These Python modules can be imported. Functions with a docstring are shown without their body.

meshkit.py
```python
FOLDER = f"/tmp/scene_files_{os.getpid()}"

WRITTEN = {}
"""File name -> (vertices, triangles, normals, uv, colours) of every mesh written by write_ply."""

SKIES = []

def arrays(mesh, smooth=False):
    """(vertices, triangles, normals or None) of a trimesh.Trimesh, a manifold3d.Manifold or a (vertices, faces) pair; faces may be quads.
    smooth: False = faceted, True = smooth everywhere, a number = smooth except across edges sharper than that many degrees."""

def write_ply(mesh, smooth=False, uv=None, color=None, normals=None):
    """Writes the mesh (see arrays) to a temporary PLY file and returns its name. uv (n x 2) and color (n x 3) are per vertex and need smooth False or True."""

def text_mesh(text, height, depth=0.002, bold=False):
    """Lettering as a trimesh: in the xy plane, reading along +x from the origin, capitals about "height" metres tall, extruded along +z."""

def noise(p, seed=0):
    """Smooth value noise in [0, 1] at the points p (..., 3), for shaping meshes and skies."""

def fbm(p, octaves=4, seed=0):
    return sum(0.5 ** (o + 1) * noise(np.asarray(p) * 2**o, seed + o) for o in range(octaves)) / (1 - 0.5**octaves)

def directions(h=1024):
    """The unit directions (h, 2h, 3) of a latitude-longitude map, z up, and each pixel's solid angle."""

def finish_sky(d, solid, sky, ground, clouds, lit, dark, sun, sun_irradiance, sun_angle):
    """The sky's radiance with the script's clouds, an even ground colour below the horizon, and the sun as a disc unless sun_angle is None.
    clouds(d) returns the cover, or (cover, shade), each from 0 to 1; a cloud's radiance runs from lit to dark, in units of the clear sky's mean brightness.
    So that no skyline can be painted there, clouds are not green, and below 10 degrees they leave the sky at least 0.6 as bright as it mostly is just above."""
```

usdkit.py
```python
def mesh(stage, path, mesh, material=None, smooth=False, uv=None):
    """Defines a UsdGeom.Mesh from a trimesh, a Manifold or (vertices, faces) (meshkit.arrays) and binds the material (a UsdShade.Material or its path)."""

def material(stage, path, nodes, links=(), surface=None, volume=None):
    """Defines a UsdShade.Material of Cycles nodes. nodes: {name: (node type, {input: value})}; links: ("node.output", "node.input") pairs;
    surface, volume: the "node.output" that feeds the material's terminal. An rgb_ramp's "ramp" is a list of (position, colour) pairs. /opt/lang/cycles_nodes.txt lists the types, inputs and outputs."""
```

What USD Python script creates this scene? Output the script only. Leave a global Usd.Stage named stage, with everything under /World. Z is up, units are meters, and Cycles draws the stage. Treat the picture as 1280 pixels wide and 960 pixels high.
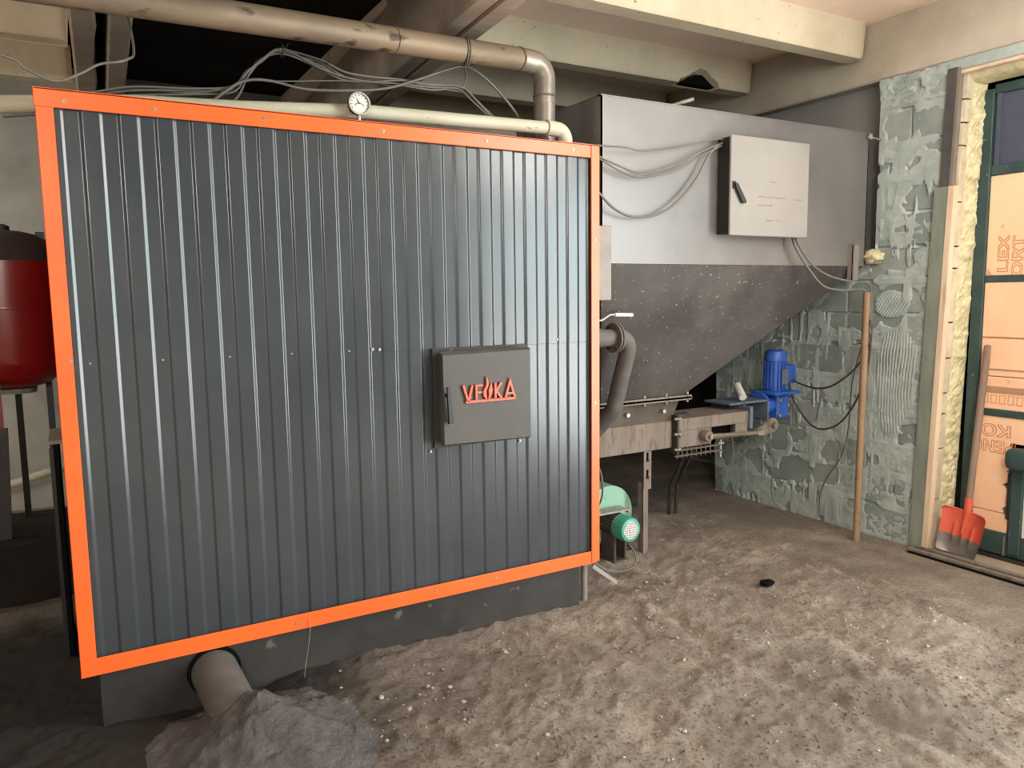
import math, random
import numpy as np, trimesh, usdkit, meshkit
import manifold3d as m3
from shapely.geometry import Polygon, LineString
from shapely.ops import unary_union
from pxr import Usd, UsdGeom, UsdLux, UsdShade, Gf, Sdf

random.seed(7); RNG = np.random.default_rng(7)
stage = Usd.Stage.CreateInMemory()
UsdGeom.SetStageUpAxis(stage, UsdGeom.Tokens.z); UsdGeom.SetStageMetersPerUnit(stage, 1.0)
UsdGeom.Xform.Define(stage, '/World'); UsdGeom.Scope.Define(stage, '/World/Looks')

# ------------------------------------------------------------------ camera, light, exposure
EXPOSURE = 0.10
cam = UsdGeom.Camera.Define(stage, '/World/camera')
R_ = [0.86608116, -0.49972603, -0.01331606]; D_ = [-0.06868858, -0.09257591, -0.99333357]; F_ = [0.4951619, 0.86122215, -0.11450372]
cam.AddTransformOp().Set(Gf.Matrix4d(R_[0], R_[1], R_[2], 0, -D_[0], -D_[1], -D_[2], 0, -F_[0], -F_[1], -F_[2], 0, 0, 0, 1.5, 1))
cam.CreateHorizontalApertureAttr(36.0); cam.CreateVerticalApertureAttr(27.0)
cam.CreateFocalLengthAttr(36.0 * 962.05 / 1280); cam.CreateClippingRangeAttr(Gf.Vec2f(0.05, 200)); cam.CreateExposureAttr(EXPOSURE)

def rect_light(name, pos, look, w, h, power, col):
    l = UsdLux.RectLight.Define(stage, '/World/' + name)
    l.CreateWidthAttr(w); l.CreateHeightAttr(h); l.CreateIntensityAttr(power); l.CreateColorAttr(Gf.Vec3f(*col))
    z = -np.array(look, float); z /= np.linalg.norm(z)
    x = np.cross([0, 0, 1.0], z)
    x = np.array([1.0, 0, 0]) if np.linalg.norm(x) < 1e-3 else x / np.linalg.norm(x)
    y = np.cross(z, x)
    l.AddTransformOp().Set(Gf.Matrix4d(*x, 0, *y, 0, *z, 0, *pos, 1))
# daylight through the wide open gate in the right wall, beside and behind the camera
# (bright sky above, the yard's ground below)
rect_light('gate_daylight', (4.36, -0.75, 1.93), (-1, 0.0, 0.0), 2.9, 1.28, 15.0, (0.84, 0.98, 1.0))
rect_light('gate_ground_light', (4.36, -0.75, 0.66), (-1, 0.0, 0.0), 2.9, 1.2, 17.0, (0.94, 1.0, 0.98))
# the room's ceiling lamp, hanging just above and ahead of the camera
def bulb(name, pos, r, power, col):
    l = UsdLux.SphereLight.Define(stage, '/World/' + name); l.CreateRadiusAttr(r); l.CreateIntensityAttr(power); l.CreateColorAttr(Gf.Vec3f(*col)); l.AddTranslateOp().Set(Gf.Vec3d(*pos))
bulb('ceiling_lamp_light', (2.95, 0.85, 2.60), 0.36, 18.0, (1.0, 0.97, 0.92))
bulb('rear_fill_light', (-1.5, -3.0, 2.65), 0.22, 190.0, (1.0, 0.97, 0.92))  # added fill with no known lamp; lifts the walls and softens shadows
bulb('side_lamp_light', (-1.9, 5.0, 2.35), 0.12, 75.0, (1.0, 0.97, 0.9))

# ------------------------------------------------------------------ materials
def ramp(*s): return list(s)
def look(name, c1, c2=None, scale=6, detail=6, lo=0.35, hi=0.65, rough=0.6, rough2=None, metal=0.0, bump=0.0, bscale=60, bdist=0.01, spec=0.5, speck=None, speck_scale=40, speck_at=(0.68, 0.72), coat=0.0, stretch=(1, 1, 1), big=None, big_scale=1.2, big_at=(0.45, 0.62)):
    c2 = c2 or c1
    n = {'g': ('geometry', {}), 'm': ('mapping', {'scale': stretch}), 'n': ('noise_texture', {'scale': scale, 'detail': detail, 'roughness': 0.6}),
         'r': ('rgb_ramp', {'ramp': [(lo, c1), (hi, c2)]}),
         'p': ('principled_bsdf', {'roughness': rough, 'metallic': metal, 'specular_ior_level': spec, 'coat_weight': coat, 'coat_roughness': 0.2})}
    L = [('g.position', 'm.vector'), ('m.vector', 'n.vector'), ('n.fac', 'r.fac')]
    out = 'r.color'
    if big:
        n['bn'] = ('noise_texture', {'scale': big_scale, 'detail': 5, 'roughness': 0.6}); n['br'] = ('rgb_ramp', {'ramp': [(big_at[0], (0, 0, 0)), (big_at[1], (1, 1, 1))]})
        n['bm'] = ('mix', {'color2': big})
        L += [('m.vector', 'bn.vector'), ('bn.fac', 'br.fac'), ('br.color', 'bm.fac'), (out, 'bm.color1')]; out = 'bm.color'
    if speck:
        n['sn'] = ('noise_texture', {'scale': speck_scale, 'detail': 3}); n['sr'] = ('rgb_ramp', {'ramp': [(speck_at[0], (0, 0, 0)), (speck_at[1], (1, 1, 1))]})
        n['sm'] = ('mix', {'color2': speck})
        L += [('m.vector', 'sn.vector'), ('sn.fac', 'sr.fac'), ('sr.color', 'sm.fac'), (out, 'sm.color1')]; out = 'sm.color'
    L.append((out, 'p.base_color'))
    if rough2 is not None:
        n['rr'] = ('map_range', {'from_min': lo, 'from_max': hi, 'to_min': rough, 'to_max': rough2, 'clamp': True}); L += [('n.fac', 'rr.value'), ('rr.result', 'p.roughness')]
    if bump:
        n['b'] = ('noise_texture', {'scale': bscale, 'detail': 6, 'roughness': 0.65}); n['bp'] = ('bump', {'strength': bump, 'distance': bdist})
        L += [('g.position', 'b.vector'), ('b.fac', 'bp.height'), ('bp.normal', 'p.normal')]
    return usdkit.material(stage, '/World/Looks/' + name, n, L, surface='p.BSDF')

def S(r, g, b):   # sRGB 0-255 -> linear
    return tuple(((c / 255) / 12.92 if c <= 10 else ((c / 255 + 0.055) / 1.055) ** 2.4) for c in (r, g, b))

M = {}
M['floor'] = usdkit.material(stage, '/World/Looks/packed_dirt', {
    'g': ('geometry', {}), 'n1': ('noise_texture', {'scale': 3.5, 'detail': 10, 'roughness': 0.65}), 'r1': ('rgb_ramp', {'ramp': [(0.32, S(150, 138, 128)), (0.5, S(170, 158, 146)), (0.68, S(196, 184, 170))]}),
    'n2': ('noise_texture', {'scale': 60, 'detail': 8, 'roughness': 0.7}), 'r2': ('rgb_ramp', {'ramp': [(0.34, S(190, 186, 182)), (0.52, (1, 1, 1)), (0.66, (1.0, 1.0, 1.0))]}), 'mul': ('mix', {'mix_type': 'multiply', 'fac': 0.9}),
    'n3': ('noise_texture', {'scale': 0.9, 'detail': 6, 'roughness': 0.6}), 'r3': ('rgb_ramp', {'ramp': [(0.5, (0, 0, 0)), (0.64, (0.75, 0.75, 0.75))]}), 'soil': ('mix', {'color2': S(132, 123, 114)}),
    # darker tone around the ash heap and along the left side of the boiler
    'd': ('vector_math', {'math_type': 'distance', 'vector2': (-0.05, 3.1, 0.0)}), 'n4': ('noise_texture', {'scale': 2.6, 'detail': 8, 'roughness': 0.65}), 'ad': ('math', {'math_type': 'add'}), 'ah': ('math', {'math_type': 'multiply', 'value2': 0.25}), 'r4': ('rgb_ramp', {'ramp': [(0.33, (1, 1, 1)), (0.50, (0, 0, 0))]}), 'dark_patch': ('mix', {'color2': S(70, 66, 64)}),
    'b1': ('noise_texture', {'scale': 52, 'detail': 10, 'roughness': 0.8}), 'bp': ('bump', {'strength': 0.9, 'distance': 0.035}),
    'p': ('principled_bsdf', {'roughness': 0.95, 'specular_ior_level': 0.12})},
    [('g.position', 'n1.vector'), ('n1.fac', 'r1.fac'), ('g.position', 'n2.vector'), ('n2.fac', 'r2.fac'), ('r1.color', 'mul.color1'), ('r2.color', 'mul.color2'), ('g.position', 'n3.vector'), ('n3.fac', 'r3.fac'), ('r3.color', 'soil.fac'), ('mul.color', 'soil.color1'),
     ('g.position', 'd.vector1'), ('g.position', 'n4.vector'), ('n4.fac', 'ad.value1'), ('d.value', 'ad.value2'), ('ad.value', 'ah.value1'), ('ah.value', 'r4.fac'), ('r4.color', 'dark_patch.fac'), ('soil.color', 'dark_patch.color1'), ('dark_patch.color', 'p.base_color'), ('g.position', 'b1.vector'), ('b1.fac', 'bp.height'), ('bp.normal', 'p.normal')], surface='p.BSDF')
M['slab_floor'] = look('dusty_slab', S(150, 138, 122), S(172, 160, 142), scale=4, detail=10, rough=0.95, bump=0.4, bscale=80, spec=0.15)
M['ash'] = look('grey_ash', S(90, 87, 87), S(108, 104, 104), scale=7, detail=9, rough=1.0, bump=0.7, bscale=60, bdist=0.03, spec=0.05)
M['rubble'] = look('rubble_bits', S(130, 120, 111), S(176, 164, 151), scale=14, rough=0.95, spec=0.1)
M['ceiling'] = look('ceiling_paint', S(238, 213, 194), S(246, 224, 207), scale=1.6, detail=7, rough=0.9, bump=0.15, bscale=30, spec=0.1)
M['dark_matte'] = look('near_black_slab', S(34, 31, 28), S(48, 44, 40), scale=2, rough=0.95, spec=0.1)  # near black tone for the middle ceiling bay, niche and tank plinth
M['rib'] = look('whitewashed_rib', S(206, 195, 172), S(190, 178, 154), scale=3, detail=8, rough=0.9, bump=0.2, bscale=40, spec=0.1, speck=S(120, 105, 85), speck_scale=30, speck_at=(0.7, 0.76))
M['beam'] = look('beam_concrete', S(184, 166, 150), S(150, 136, 122), scale=3, detail=8, rough=0.9, bump=0.2, bscale=40, spec=0.1)
M['lintel'] = look('lintel_plaster', S(192, 186, 172), S(170, 164, 150), scale=2.2, detail=8, rough=0.9, bump=0.2, bscale=30, spec=0.1)
M['plaster'] = look('grey_plaster', S(186, 185, 178), S(156, 155, 148), scale=2, detail=8, rough=0.9, bump=0.2, bscale=25, spec=0.1)
M['dark_wall'] = look('dark_room_wall', S(170, 166, 158), S(150, 146, 138), scale=2, rough=0.95, spec=0.1)
M['recess_sheet'] = look('recess_sheet', S(126, 127, 127), S(138, 137, 136), scale=2, rough=0.55, spec=0.3)
M['block'] = [look('block_%s' % k, c, tuple(x * 1.25 for x in c), scale=9, detail=8, rough=0.95, bump=0.3, bscale=90, spec=0.1) for k, c in (('a', S(132, 143, 140)), ('b', S(124, 135, 132)), ('c', S(142, 151, 148)))]
M['mortar'] = look('grey_mortar', S(154, 168, 165), S(178, 190, 187), scale=8, detail=8, rough=0.9, bump=0.3, bscale=110, spec=0.15)
M['foam'] = look('expanding_foam', S(218, 213, 180), S(188, 180, 142), scale=22, detail=6, rough=0.7, bump=0.3, bscale=90, spec=0.3)
M['white_brick'] = look('pale_brick', S(214, 206, 186), S(184, 172, 150), scale=9, detail=8, rough=0.9, bump=0.2, bscale=60, spec=0.1)
M['sheet'] = look('grey_profiled_sheet', S(54, 59, 64), S(60, 65, 69), scale=2, rough=0.21, spec=0.5, rough2=0.25)
M['orange'] = look('orange_trim', S(240, 96, 38), S(246, 104, 44), scale=3, rough=0.36, spec=0.5, speck=S(190, 80, 40), speck_scale=9, speck_at=(0.7, 0.8))
M['orange_letter'] = look('orange_lettering', S(226, 84, 52), rough=0.4)
M['black_steel'] = look('black_steel', S(40, 38, 38), S(58, 55, 53), scale=3, detail=8, rough=0.5, spec=0.4, rough2=0.65, speck=S(96, 90, 84), speck_scale=14, speck_at=(0.66, 0.74))
M['void'] = look('black_void', S(18, 17, 17), rough=0.9, spec=0.05)
M['door_steel'] = look('door_grey_steel', S(66, 64, 62), S(80, 77, 73), scale=4, detail=6, rough=0.5, rough2=0.62, spec=0.4, speck=S(170, 165, 150), speck_scale=22, speck_at=(0.74, 0.76))
M['bin'] = look('bin_grey_steel', S(108, 106, 105), S(124, 121, 119), scale=1.6, detail=6, rough=0.34, rough2=0.5, metal=0.35, spec=0.5)
M['funnel'] = look('funnel_dusty_steel', S(74, 71, 70), S(88, 84, 82), scale=2.5, detail=7, rough=0.6, metal=0.1, spec=0.35, speck=S(146, 140, 134), speck_scale=56, speck_at=(0.67, 0.70), big=S(66, 63, 62), big_scale=1.8)
M['cabinet'] = look('cabinet_grey', S(134, 131, 127), S(143, 139, 135), scale=3, rough=0.5, spec=0.3, speck=S(120, 116, 112), speck_scale=30, speck_at=(0.72, 0.78))
M['scribble'] = look('pencil_mark', S(96, 92, 90), rough=0.8)
M['dust_steel'] = look('dusty_rust_steel', S(112, 103, 95), S(134, 124, 115), scale=6, detail=8, rough=0.8, spec=0.2, speck=S(98, 88, 80), speck_scale=40, speck_at=(0.55, 0.7), stretch=(1, 1, 0.2))
M['rust_steel'] = look('brown_old_steel', S(108, 95, 81), S(138, 119, 96), scale=5, detail=8, rough=0.55, spec=0.4, metal=0.15, speck=S(72, 56, 42), speck_scale=20, speck_at=(0.6, 0.7), stretch=(0.4, 1, 1))
M['neck_steel'] = look('dark_neck_steel', S(70, 64, 58), S(92, 84, 75), scale=7, detail=8, rough=0.7, spec=0.3)
M['grey_pipe'] = look('grey_steel_pipe', S(118, 111, 102), S(138, 131, 120), scale=8, rough=0.38, spec=0.5, metal=0.3)
M['air_pipe'] = look('dusty_grey_pipe', S(82, 82, 80), S(98, 96, 92), scale=8, rough=0.6, spec=0.3)
M['white_pipe'] = look('cream_pipe', S(198, 196, 176), S(180, 177, 154), scale=7, detail=8, rough=0.5, spec=0.4, speck=S(120, 114, 96), speck_scale=30, speck_at=(0.66, 0.72), stretch=(0.4, 1, 1))
M['cable'] = look('grey_cable', S(96, 94, 88), S(112, 108, 100), scale=10, rough=0.55)
M['dark_cable'] = look('dark_cable', S(52, 52, 50), S(66, 64, 60), scale=10, rough=0.55)
M['black'] = look('black_plastic', S(26, 27, 29), S(34, 35, 37), scale=8, rough=0.5)
M['red'] = look('red_enamel', S(120, 14, 14), S(132, 18, 16), scale=3, rough=0.28, spec=0.5)
M['dark_cap'] = look('dusty_dark_red', S(58, 34, 32), S(50, 40, 38), scale=6, rough=0.8)
M['blue'] = look('blue_enamel', S(40, 84, 168), S(54, 100, 190), scale=6, rough=0.4, spec=0.5, speck=S(110, 130, 170), speck_scale=40, speck_at=(0.7, 0.76))
M['blue_grey'] = look('blue_grey_paint', S(86, 98, 116), S(98, 106, 118), scale=6, rough=0.6)
M['teal'] = look('teal_enamel', S(66, 152, 134), S(80, 164, 146), scale=6, rough=0.4, spec=0.5)
M['teal_pale'] = look('pale_teal_enamel', S(132, 178, 160), S(146, 188, 170), scale=6, rough=0.5, spec=0.4, speck=S(104, 120, 108), speck_scale=14, speck_at=(0.64, 0.74))
M['white'] = look('white_enamel', S(222, 222, 216), rough=0.45)
M['bolt'] = look('zinc_bolt', S(176, 172, 164), S(150, 146, 138), scale=30, rough=0.4, metal=0.6)
M['copper'] = look('orange_brown_pole', S(150, 122, 96), S(130, 108, 88), scale=9, detail=7, rough=0.5, spec=0.4, speck=S(104, 80, 60), speck_scale=24, speck_at=(0.62, 0.7))
M['grey_bar'] = look('grey_bar', S(116, 110, 104), S(130, 124, 117), scale=8, rough=0.5)
M['gate_frame'] = look('dark_teal_gate_paint', S(44, 66, 68), S(58, 80, 80), scale=9, detail=8, rough=0.55, spec=0.4, speck=S(120, 128, 120), speck_scale=30, speck_at=(0.68, 0.74))
M['foam_board'] = look('peach_foam_board', S(242, 196, 160), S(246, 206, 172), scale=4, detail=8, rough=0.85, spec=0.15, speck=S(216, 164, 124), speck_scale=14, speck_at=(0.7, 0.78))
M['board_print'] = look('brown_print', S(196, 140, 96), rough=0.8)
M['dark_blue'] = look('dark_blue_panel', S(66, 72, 92), S(80, 86, 104), scale=2, rough=0.35, spec=0.5)
M['tape'] = look('brown_tape', S(176, 140, 112), rough=0.6)
M['jamb_wood'] = look('weathered_strip', S(116, 126, 116), S(138, 146, 134), scale=14, detail=7, rough=0.9, bump=0.3, bscale=60, stretch=(1, 1, 0.2))
M['jamb_pink'] = look('pinkish_wood', S(206, 178, 156), S(222, 204, 178), scale=14, detail=7, rough=0.85, stretch=(1, 1, 0.15), speck=S(170, 120, 104), speck_scale=8, speck_at=(0.62, 0.7))
M['jamb_steel'] = look('dark_steel_strip', S(76, 76, 78), S(90, 89, 88), scale=8, rough=0.45, metal=0.2)
M['shovel_red'] = look('worn_red_shovel', S(206, 84, 66), S(220, 100, 78), scale=9, detail=6, rough=0.45, speck=S(120, 76, 66), speck_scale=20, speck_at=(0.66, 0.74))
M['shovel_steel'] = look('bare_shovel_steel', S(112, 108, 106), S(134, 130, 126), scale=16, rough=0.4, metal=0.4)
M['handle_wood'] = look('grey_brown_handle', S(122, 102, 90), S(142, 122, 108), scale=14, detail=7, rough=0.7, stretch=(1, 1, 0.1))
M['yard'] = look('yard_ground', S(150, 146, 138), S(170, 165, 156), scale=2, rough=0.95)
M['tile_white'] = look('dial_white', S(206, 206, 200), rough=0.35)

# ------------------------------------------------------------------ scene-writing helpers
USED = {}
def numbered(parent, name):
    k = (parent, name); USED[k] = USED.get(k, -1) + 1
    return name if USED[k] == 0 else '%s_%03d' % (name, USED[k])

class Node:
    def __init__(s, path, base): s.path, s.base = path, np.array(base, float)
    @property
    def prim(s): return stage.GetPrimAtPath(s.path)
    def data(s, **k):
        for a, b in k.items():
            if b: s.prim.SetCustomDataByKey(a, b)
        return s

def thing(name, label=None, cat=None, base=(0, 0, 0), group=None, kind=None):
    p = '/World/' + numbered('/World', name)
    x = UsdGeom.Xform.Define(stage, p); x.AddTranslateOp().Set(Gf.Vec3d(*map(float, base)))
    return Node(p, base).data(label=label, category=cat, group=group, kind=kind)

def arr(mesh):
    if hasattr(mesh, 'to_mesh'):
        q = mesh.to_mesh(); return trimesh.Trimesh(np.array(q.vert_properties[:, :3]), np.array(q.tri_verts), process=False)
    if isinstance(mesh, (list, tuple)) and len(mesh) and not isinstance(mesh[0], np.ndarray):
        return trimesh.util.concatenate([arr(a) for a in mesh])
    if isinstance(mesh, (list, tuple)):
        v, f = np.asarray(mesh[0], float), np.asarray(mesh[1], int)
        if f.shape[1] == 4: f = np.vstack([f[:, [0, 1, 2]], f[:, [0, 2, 3]]])
        return trimesh.Trimesh(v, f, process=False)
    return mesh

def part(parent, name, mesh, mat, smooth=False, label=None, kind=None):
    """a mesh in world coordinates, placed as a child of parent"""
    t = arr(mesh); p = parent.path + '/' + numbered(parent.path, name)
    usdkit.mesh(stage, p, (np.array(t.vertices) - parent.base, np.array(t.faces)), mat, smooth=smooth)
    return Node(p, parent.base).data(label=label, kind=kind)

def single(name, mesh, mat, label=None, cat=None, smooth=False, group=None, kind=None):
    t = arr(mesh); b = t.bounds; base = np.array([b[:, 0].mean(), b[:, 1].mean(), b[0, 2]])
    p = '/World/' + numbered('/World', name)
    m = usdkit.mesh(stage, p, (np.array(t.vertices) - base, np.array(t.faces)), mat, smooth=smooth)
    m.AddTranslateOp().Set(Gf.Vec3d(*base))
    return Node(p, base).data(label=label, category=cat, group=group, kind=kind)

# ------------------------------------------------------------------ mesh helpers
def box(x0, x1, y0, y1, z0, z1, bev=0.0):
    if x1 < x0: x0, x1 = x1, x0
    if y1 < y0: y0, y1 = y1, y0
    if z1 < z0: z0, z1 = z1, z0
    if bev <= 0:
        b = trimesh.creation.box((x1 - x0, y1 - y0, z1 - z0)); b.apply_translation(((x0 + x1) / 2, (y0 + y1) / 2, (z0 + z1) / 2)); return b
    bev = min(bev, (x1 - x0) / 2.1, (y1 - y0) / 2.1, (z1 - z0) / 2.1)
    pts = []
    for sx, x in ((1, x0), (-1, x1)):
        for sy, y in ((1, y0), (-1, y1)):
            for sz, z in ((1, z0), (-1, z1)):
                pts += [(x, y + sy * bev, z + sz * bev), (x + sx * bev, y, z + sz * bev), (x + sx * bev, y + sy * bev, z)]
    return hull(pts)

def hull(pts):
    return trimesh.convex.convex_hull(np.array(pts, float))

def tube(pts, r, sides=12, cap=True):
    p = np.array(pts, float); n = len(p); r = np.broadcast_to(r, (n,))
    t = np.gradient(p, axis=0); t /= np.linalg.norm(t, axis=1, keepdims=True) + 1e-12
    u = np.cross(t[0], [0, 0, 1.0] if abs(t[0][2]) < 0.9 else [1.0, 0, 0]); u /= np.linalg.norm(u)
    V = []; a = np.arange(sides) * 2 * np.pi / sides
    for i in range(n):
        u = u - t[i] * (u @ t[i]); u /= np.linalg.norm(u); w = np.cross(t[i], u)
        V.append(p[i] + r[i] * (np.cos(a)[:, None] * u + np.sin(a)[:, None] * w))
    V = np.vstack(V); F = []
    for i in range(n - 1):
        for j in range(sides):
            k = (j + 1) % sides
            F += [(i * sides + j, i * sides + k, (i + 1) * sides + k), (i * sides + j, (i + 1) * sides + k, (i + 1) * sides + j)]
    if cap:
        V = np.vstack([V, p[0], p[-1]]); c0, c1 = n * sides, n * sides + 1
        for j in range(sides):
            k = (j + 1) % sides
            F += [(c0, k, j), (c1, (n - 1) * sides + j, (n - 1) * sides + k)]
    m = trimesh.Trimesh(V, F, process=False)
    return m

def curve(pts, n=8):
    """Catmull-Rom through the points"""
    p = np.array(pts, float)
    if len(p) < 3: return np.array([p[0] + (p[-1] - p[0]) * s for s in np.linspace(0, 1, n + 1)])
    q = np.vstack([2 * p[0] - p[1], p, 2 * p[-1] - p[-2]]); out = []
    for i in range(1, len(q) - 2):
        for s in np.linspace(0, 1, n, endpoint=False):
            a, b, c, d = q[i - 1], q[i], q[i + 1], q[i + 2]
            out.append(0.5 * (2 * b + (c - a) * s + (2 * a - 5 * b + 4 * c - d) * s * s + (3 * b - a - 3 * c + d) * s ** 3))
    out.append(p[-1]); return np.array(out)

def bent(pts, rad, n=8):
    """polyline with corners rounded to arcs of radius rad"""
    p = [np.array(a, float) for a in pts]; out = [p[0]]
    for i in range(1, len(p) - 1):
        a, b = p[i - 1] - p[i], p[i + 1] - p[i]; la, lb = np.linalg.norm(a), np.linalg.norm(b); a /= la; b /= lb
        ang = math.acos(np.clip(a @ b, -1, 1)); d = min(rad / math.tan(ang / 2), la * 0.49, lb * 0.49); rr = d * math.tan(ang / 2)
        c = p[i] + (a + b) / np.linalg.norm(a + b) * rr / math.sin(ang / 2)
        s, e = p[i] + a * d - c, p[i] + b * d - c
        th = math.acos(np.clip(s @ e / rr / rr, -1, 1))
        for k in range(n + 1):
            f = k / n; out.append(c + (math.sin((1 - f) * th) * s + math.sin(f * th) * e) / math.sin(th))
    out.append(p[-1]); return np.array(out)

def cyl(a, b, r, sides=16): return tube([a, b], r, sides)
def ring(c, axis, r0, w, sides=20):
    axis = np.array(axis, float) / np.linalg.norm(axis); c = np.array(c, float)
    return tube([c - axis * w / 2, c + axis * w / 2], r0, sides)

def lathe(profile, c, axis=(0, 0, 1), sides=32):
    """profile: (radius, height along axis)"""
    axis = np.array(axis, float) / np.linalg.norm(axis); u = np.cross(axis, [0, 0, 1.0] if abs(axis[2]) < 0.9 else [1.0, 0, 0]); u /= np.linalg.norm(u); w = np.cross(axis, u)
    a = np.arange(sides) * 2 * np.pi / sides; V = np.vstack([np.array(c) + axis * h + max(r, 1e-5) * (np.cos(a)[:, None] * u + np.sin(a)[:, None] * w) for r, h in profile]); F = []
    for i in range(len(profile) - 1):
        for j in range(sides):
            k = (j + 1) % sides
            F += [(i * sides + j, i * sides + k, (i + 1) * sides + k), (i * sides + j, (i + 1) * sides + k, (i + 1) * sides + j)]
    t = trimesh.Trimesh(V, F, process=False)
    return t

def prism(poly, depth):   # shapely polygon(s) -> extruded trimesh, xy plane
    g = getattr(poly, 'geoms', [poly])
    return trimesh.util.concatenate([trimesh.creation.extrude_polygon(a, depth, engine='earcut') for a in g])

def place(mesh, ex, ey, ez, o):
    m = arr(mesh).copy(); v = m.vertices
    m.vertices = np.array(o) + v[:, :1] * np.array(ex) + v[:, 1:2] * np.array(ey) + v[:, 2:3] * np.array(ez)
    if np.linalg.det(np.array([ex, ey, ez])) < 0: m.invert()
    return m

def grid_mesh(P):   # P: (m, n, 3)
    m, n = P.shape[:2]; i, j = np.meshgrid(np.arange(m - 1), np.arange(n - 1), indexing='ij'); k = (i * n + j).ravel()
    return (P.reshape(-1, 3), np.stack([k, k + 1, k + n + 1, k + n], 1))

fbm, noise = meshkit.fbm, meshkit.noise
def seg_dist(x, y, pts):
    d = np.full(np.shape(x), 9.0)
    for (ax, ay), (bx, by) in zip(pts[:-1], pts[1:]):
        dx, dy = bx - ax, by - ay; t = np.clip(((x - ax) * dx + (y - ay) * dy) / (dx * dx + dy * dy), 0, 1)
        d = np.minimum(d, np.hypot(x - ax - t * dx, y - ay - t * dy))
    return d
def bump(d, w): return np.exp(-(d / w) ** 2)

# ================================================================== THE SETTING
# ------------------------------------------------------------------ floor
RUTS = [([(2.35, 2.62), (2.30, 2.30), (2.33, 1.98), (2.38, 1.75), (2.42, 1.50), (2.4, 1.2)], 0.018, 0.045),
        ([(3.60, 3.00), (3.55, 2.65), (3.48, 2.33), (3.45, 2.0), (3.44, 1.60), (3.42, 0.6)], 0.016, 0.03),
        ([(1.02, 2.38), (0.99, 2.15), (1.03, 1.95), (1.0, 1.7)], 0.010, 0.022),
        ([(2.95, 2.75), (2.82, 2.45), (2.85, 2.15), (2.75, 1.7)], 0.012, 0.05),
        ([(1.6, 2.2), (1.75, 1.9), (1.7, 1.5)], 0.008, 0.04), ([(2.6, 1.5), (2.75, 1.35), (2.95, 1.32)], 0.014, 0.03)]
def floor_h(x, y):
    p = np.stack([x, y, np.zeros_like(x)], -1)
    slab = 1 / (1 + np.exp(-(x - 3.52) / 0.03))
    rough = 1 - 0.72 * slab
    h = rough * (0.040 * (fbm(p * 1.7, 4, 3) - 0.5) + 0.024 * (fbm(p * 7, 4, 11) - 0.5) + 0.020 * np.maximum(fbm(p * 19, 3, 5) - 0.50, 0) * 2 + 0.012 * (fbm(p * 34, 3, 15) - 0.5) - 0.03 * np.maximum(fbm(p * 4.3, 3, 8) - 0.6, 0))
    for pts, dep, w in RUTS:
        d = seg_dist(x + 0.03 * (noise(p * 9, 2) - 0.5), y + 0.03 * (noise(p * 9, 4) - 0.5), pts)
        h = h - dep * bump(d, w) + 0.35 * dep * bump(d - 2.0 * w, w)
    berm = np.clip(1.25 - 0.55 * x, 0.1, 1) * np.clip((x + 0.25) / 0.3, 0, 1) * np.clip((2.25 - x) / 0.2, 0, 1)
    h = h + 0.05 * berm * np.clip((x - 0.45) / 0.25, 0.15, 1) * bump(np.maximum(2.88 - y, 0), 0.22) * (0.7 + 0.6 * noise(p * 5, 6))
    h = h + 0.03 * bump(np.hypot(x - 2.3, (y - 2.72)), 0.22) * (0.4 + noise(p * 14, 3))
    h = h * np.clip((4.08 - x) / 0.25, 0, 1) - 0.014 * np.clip((x - 4.10) / 0.02, 0, 1)
    return h
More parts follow.
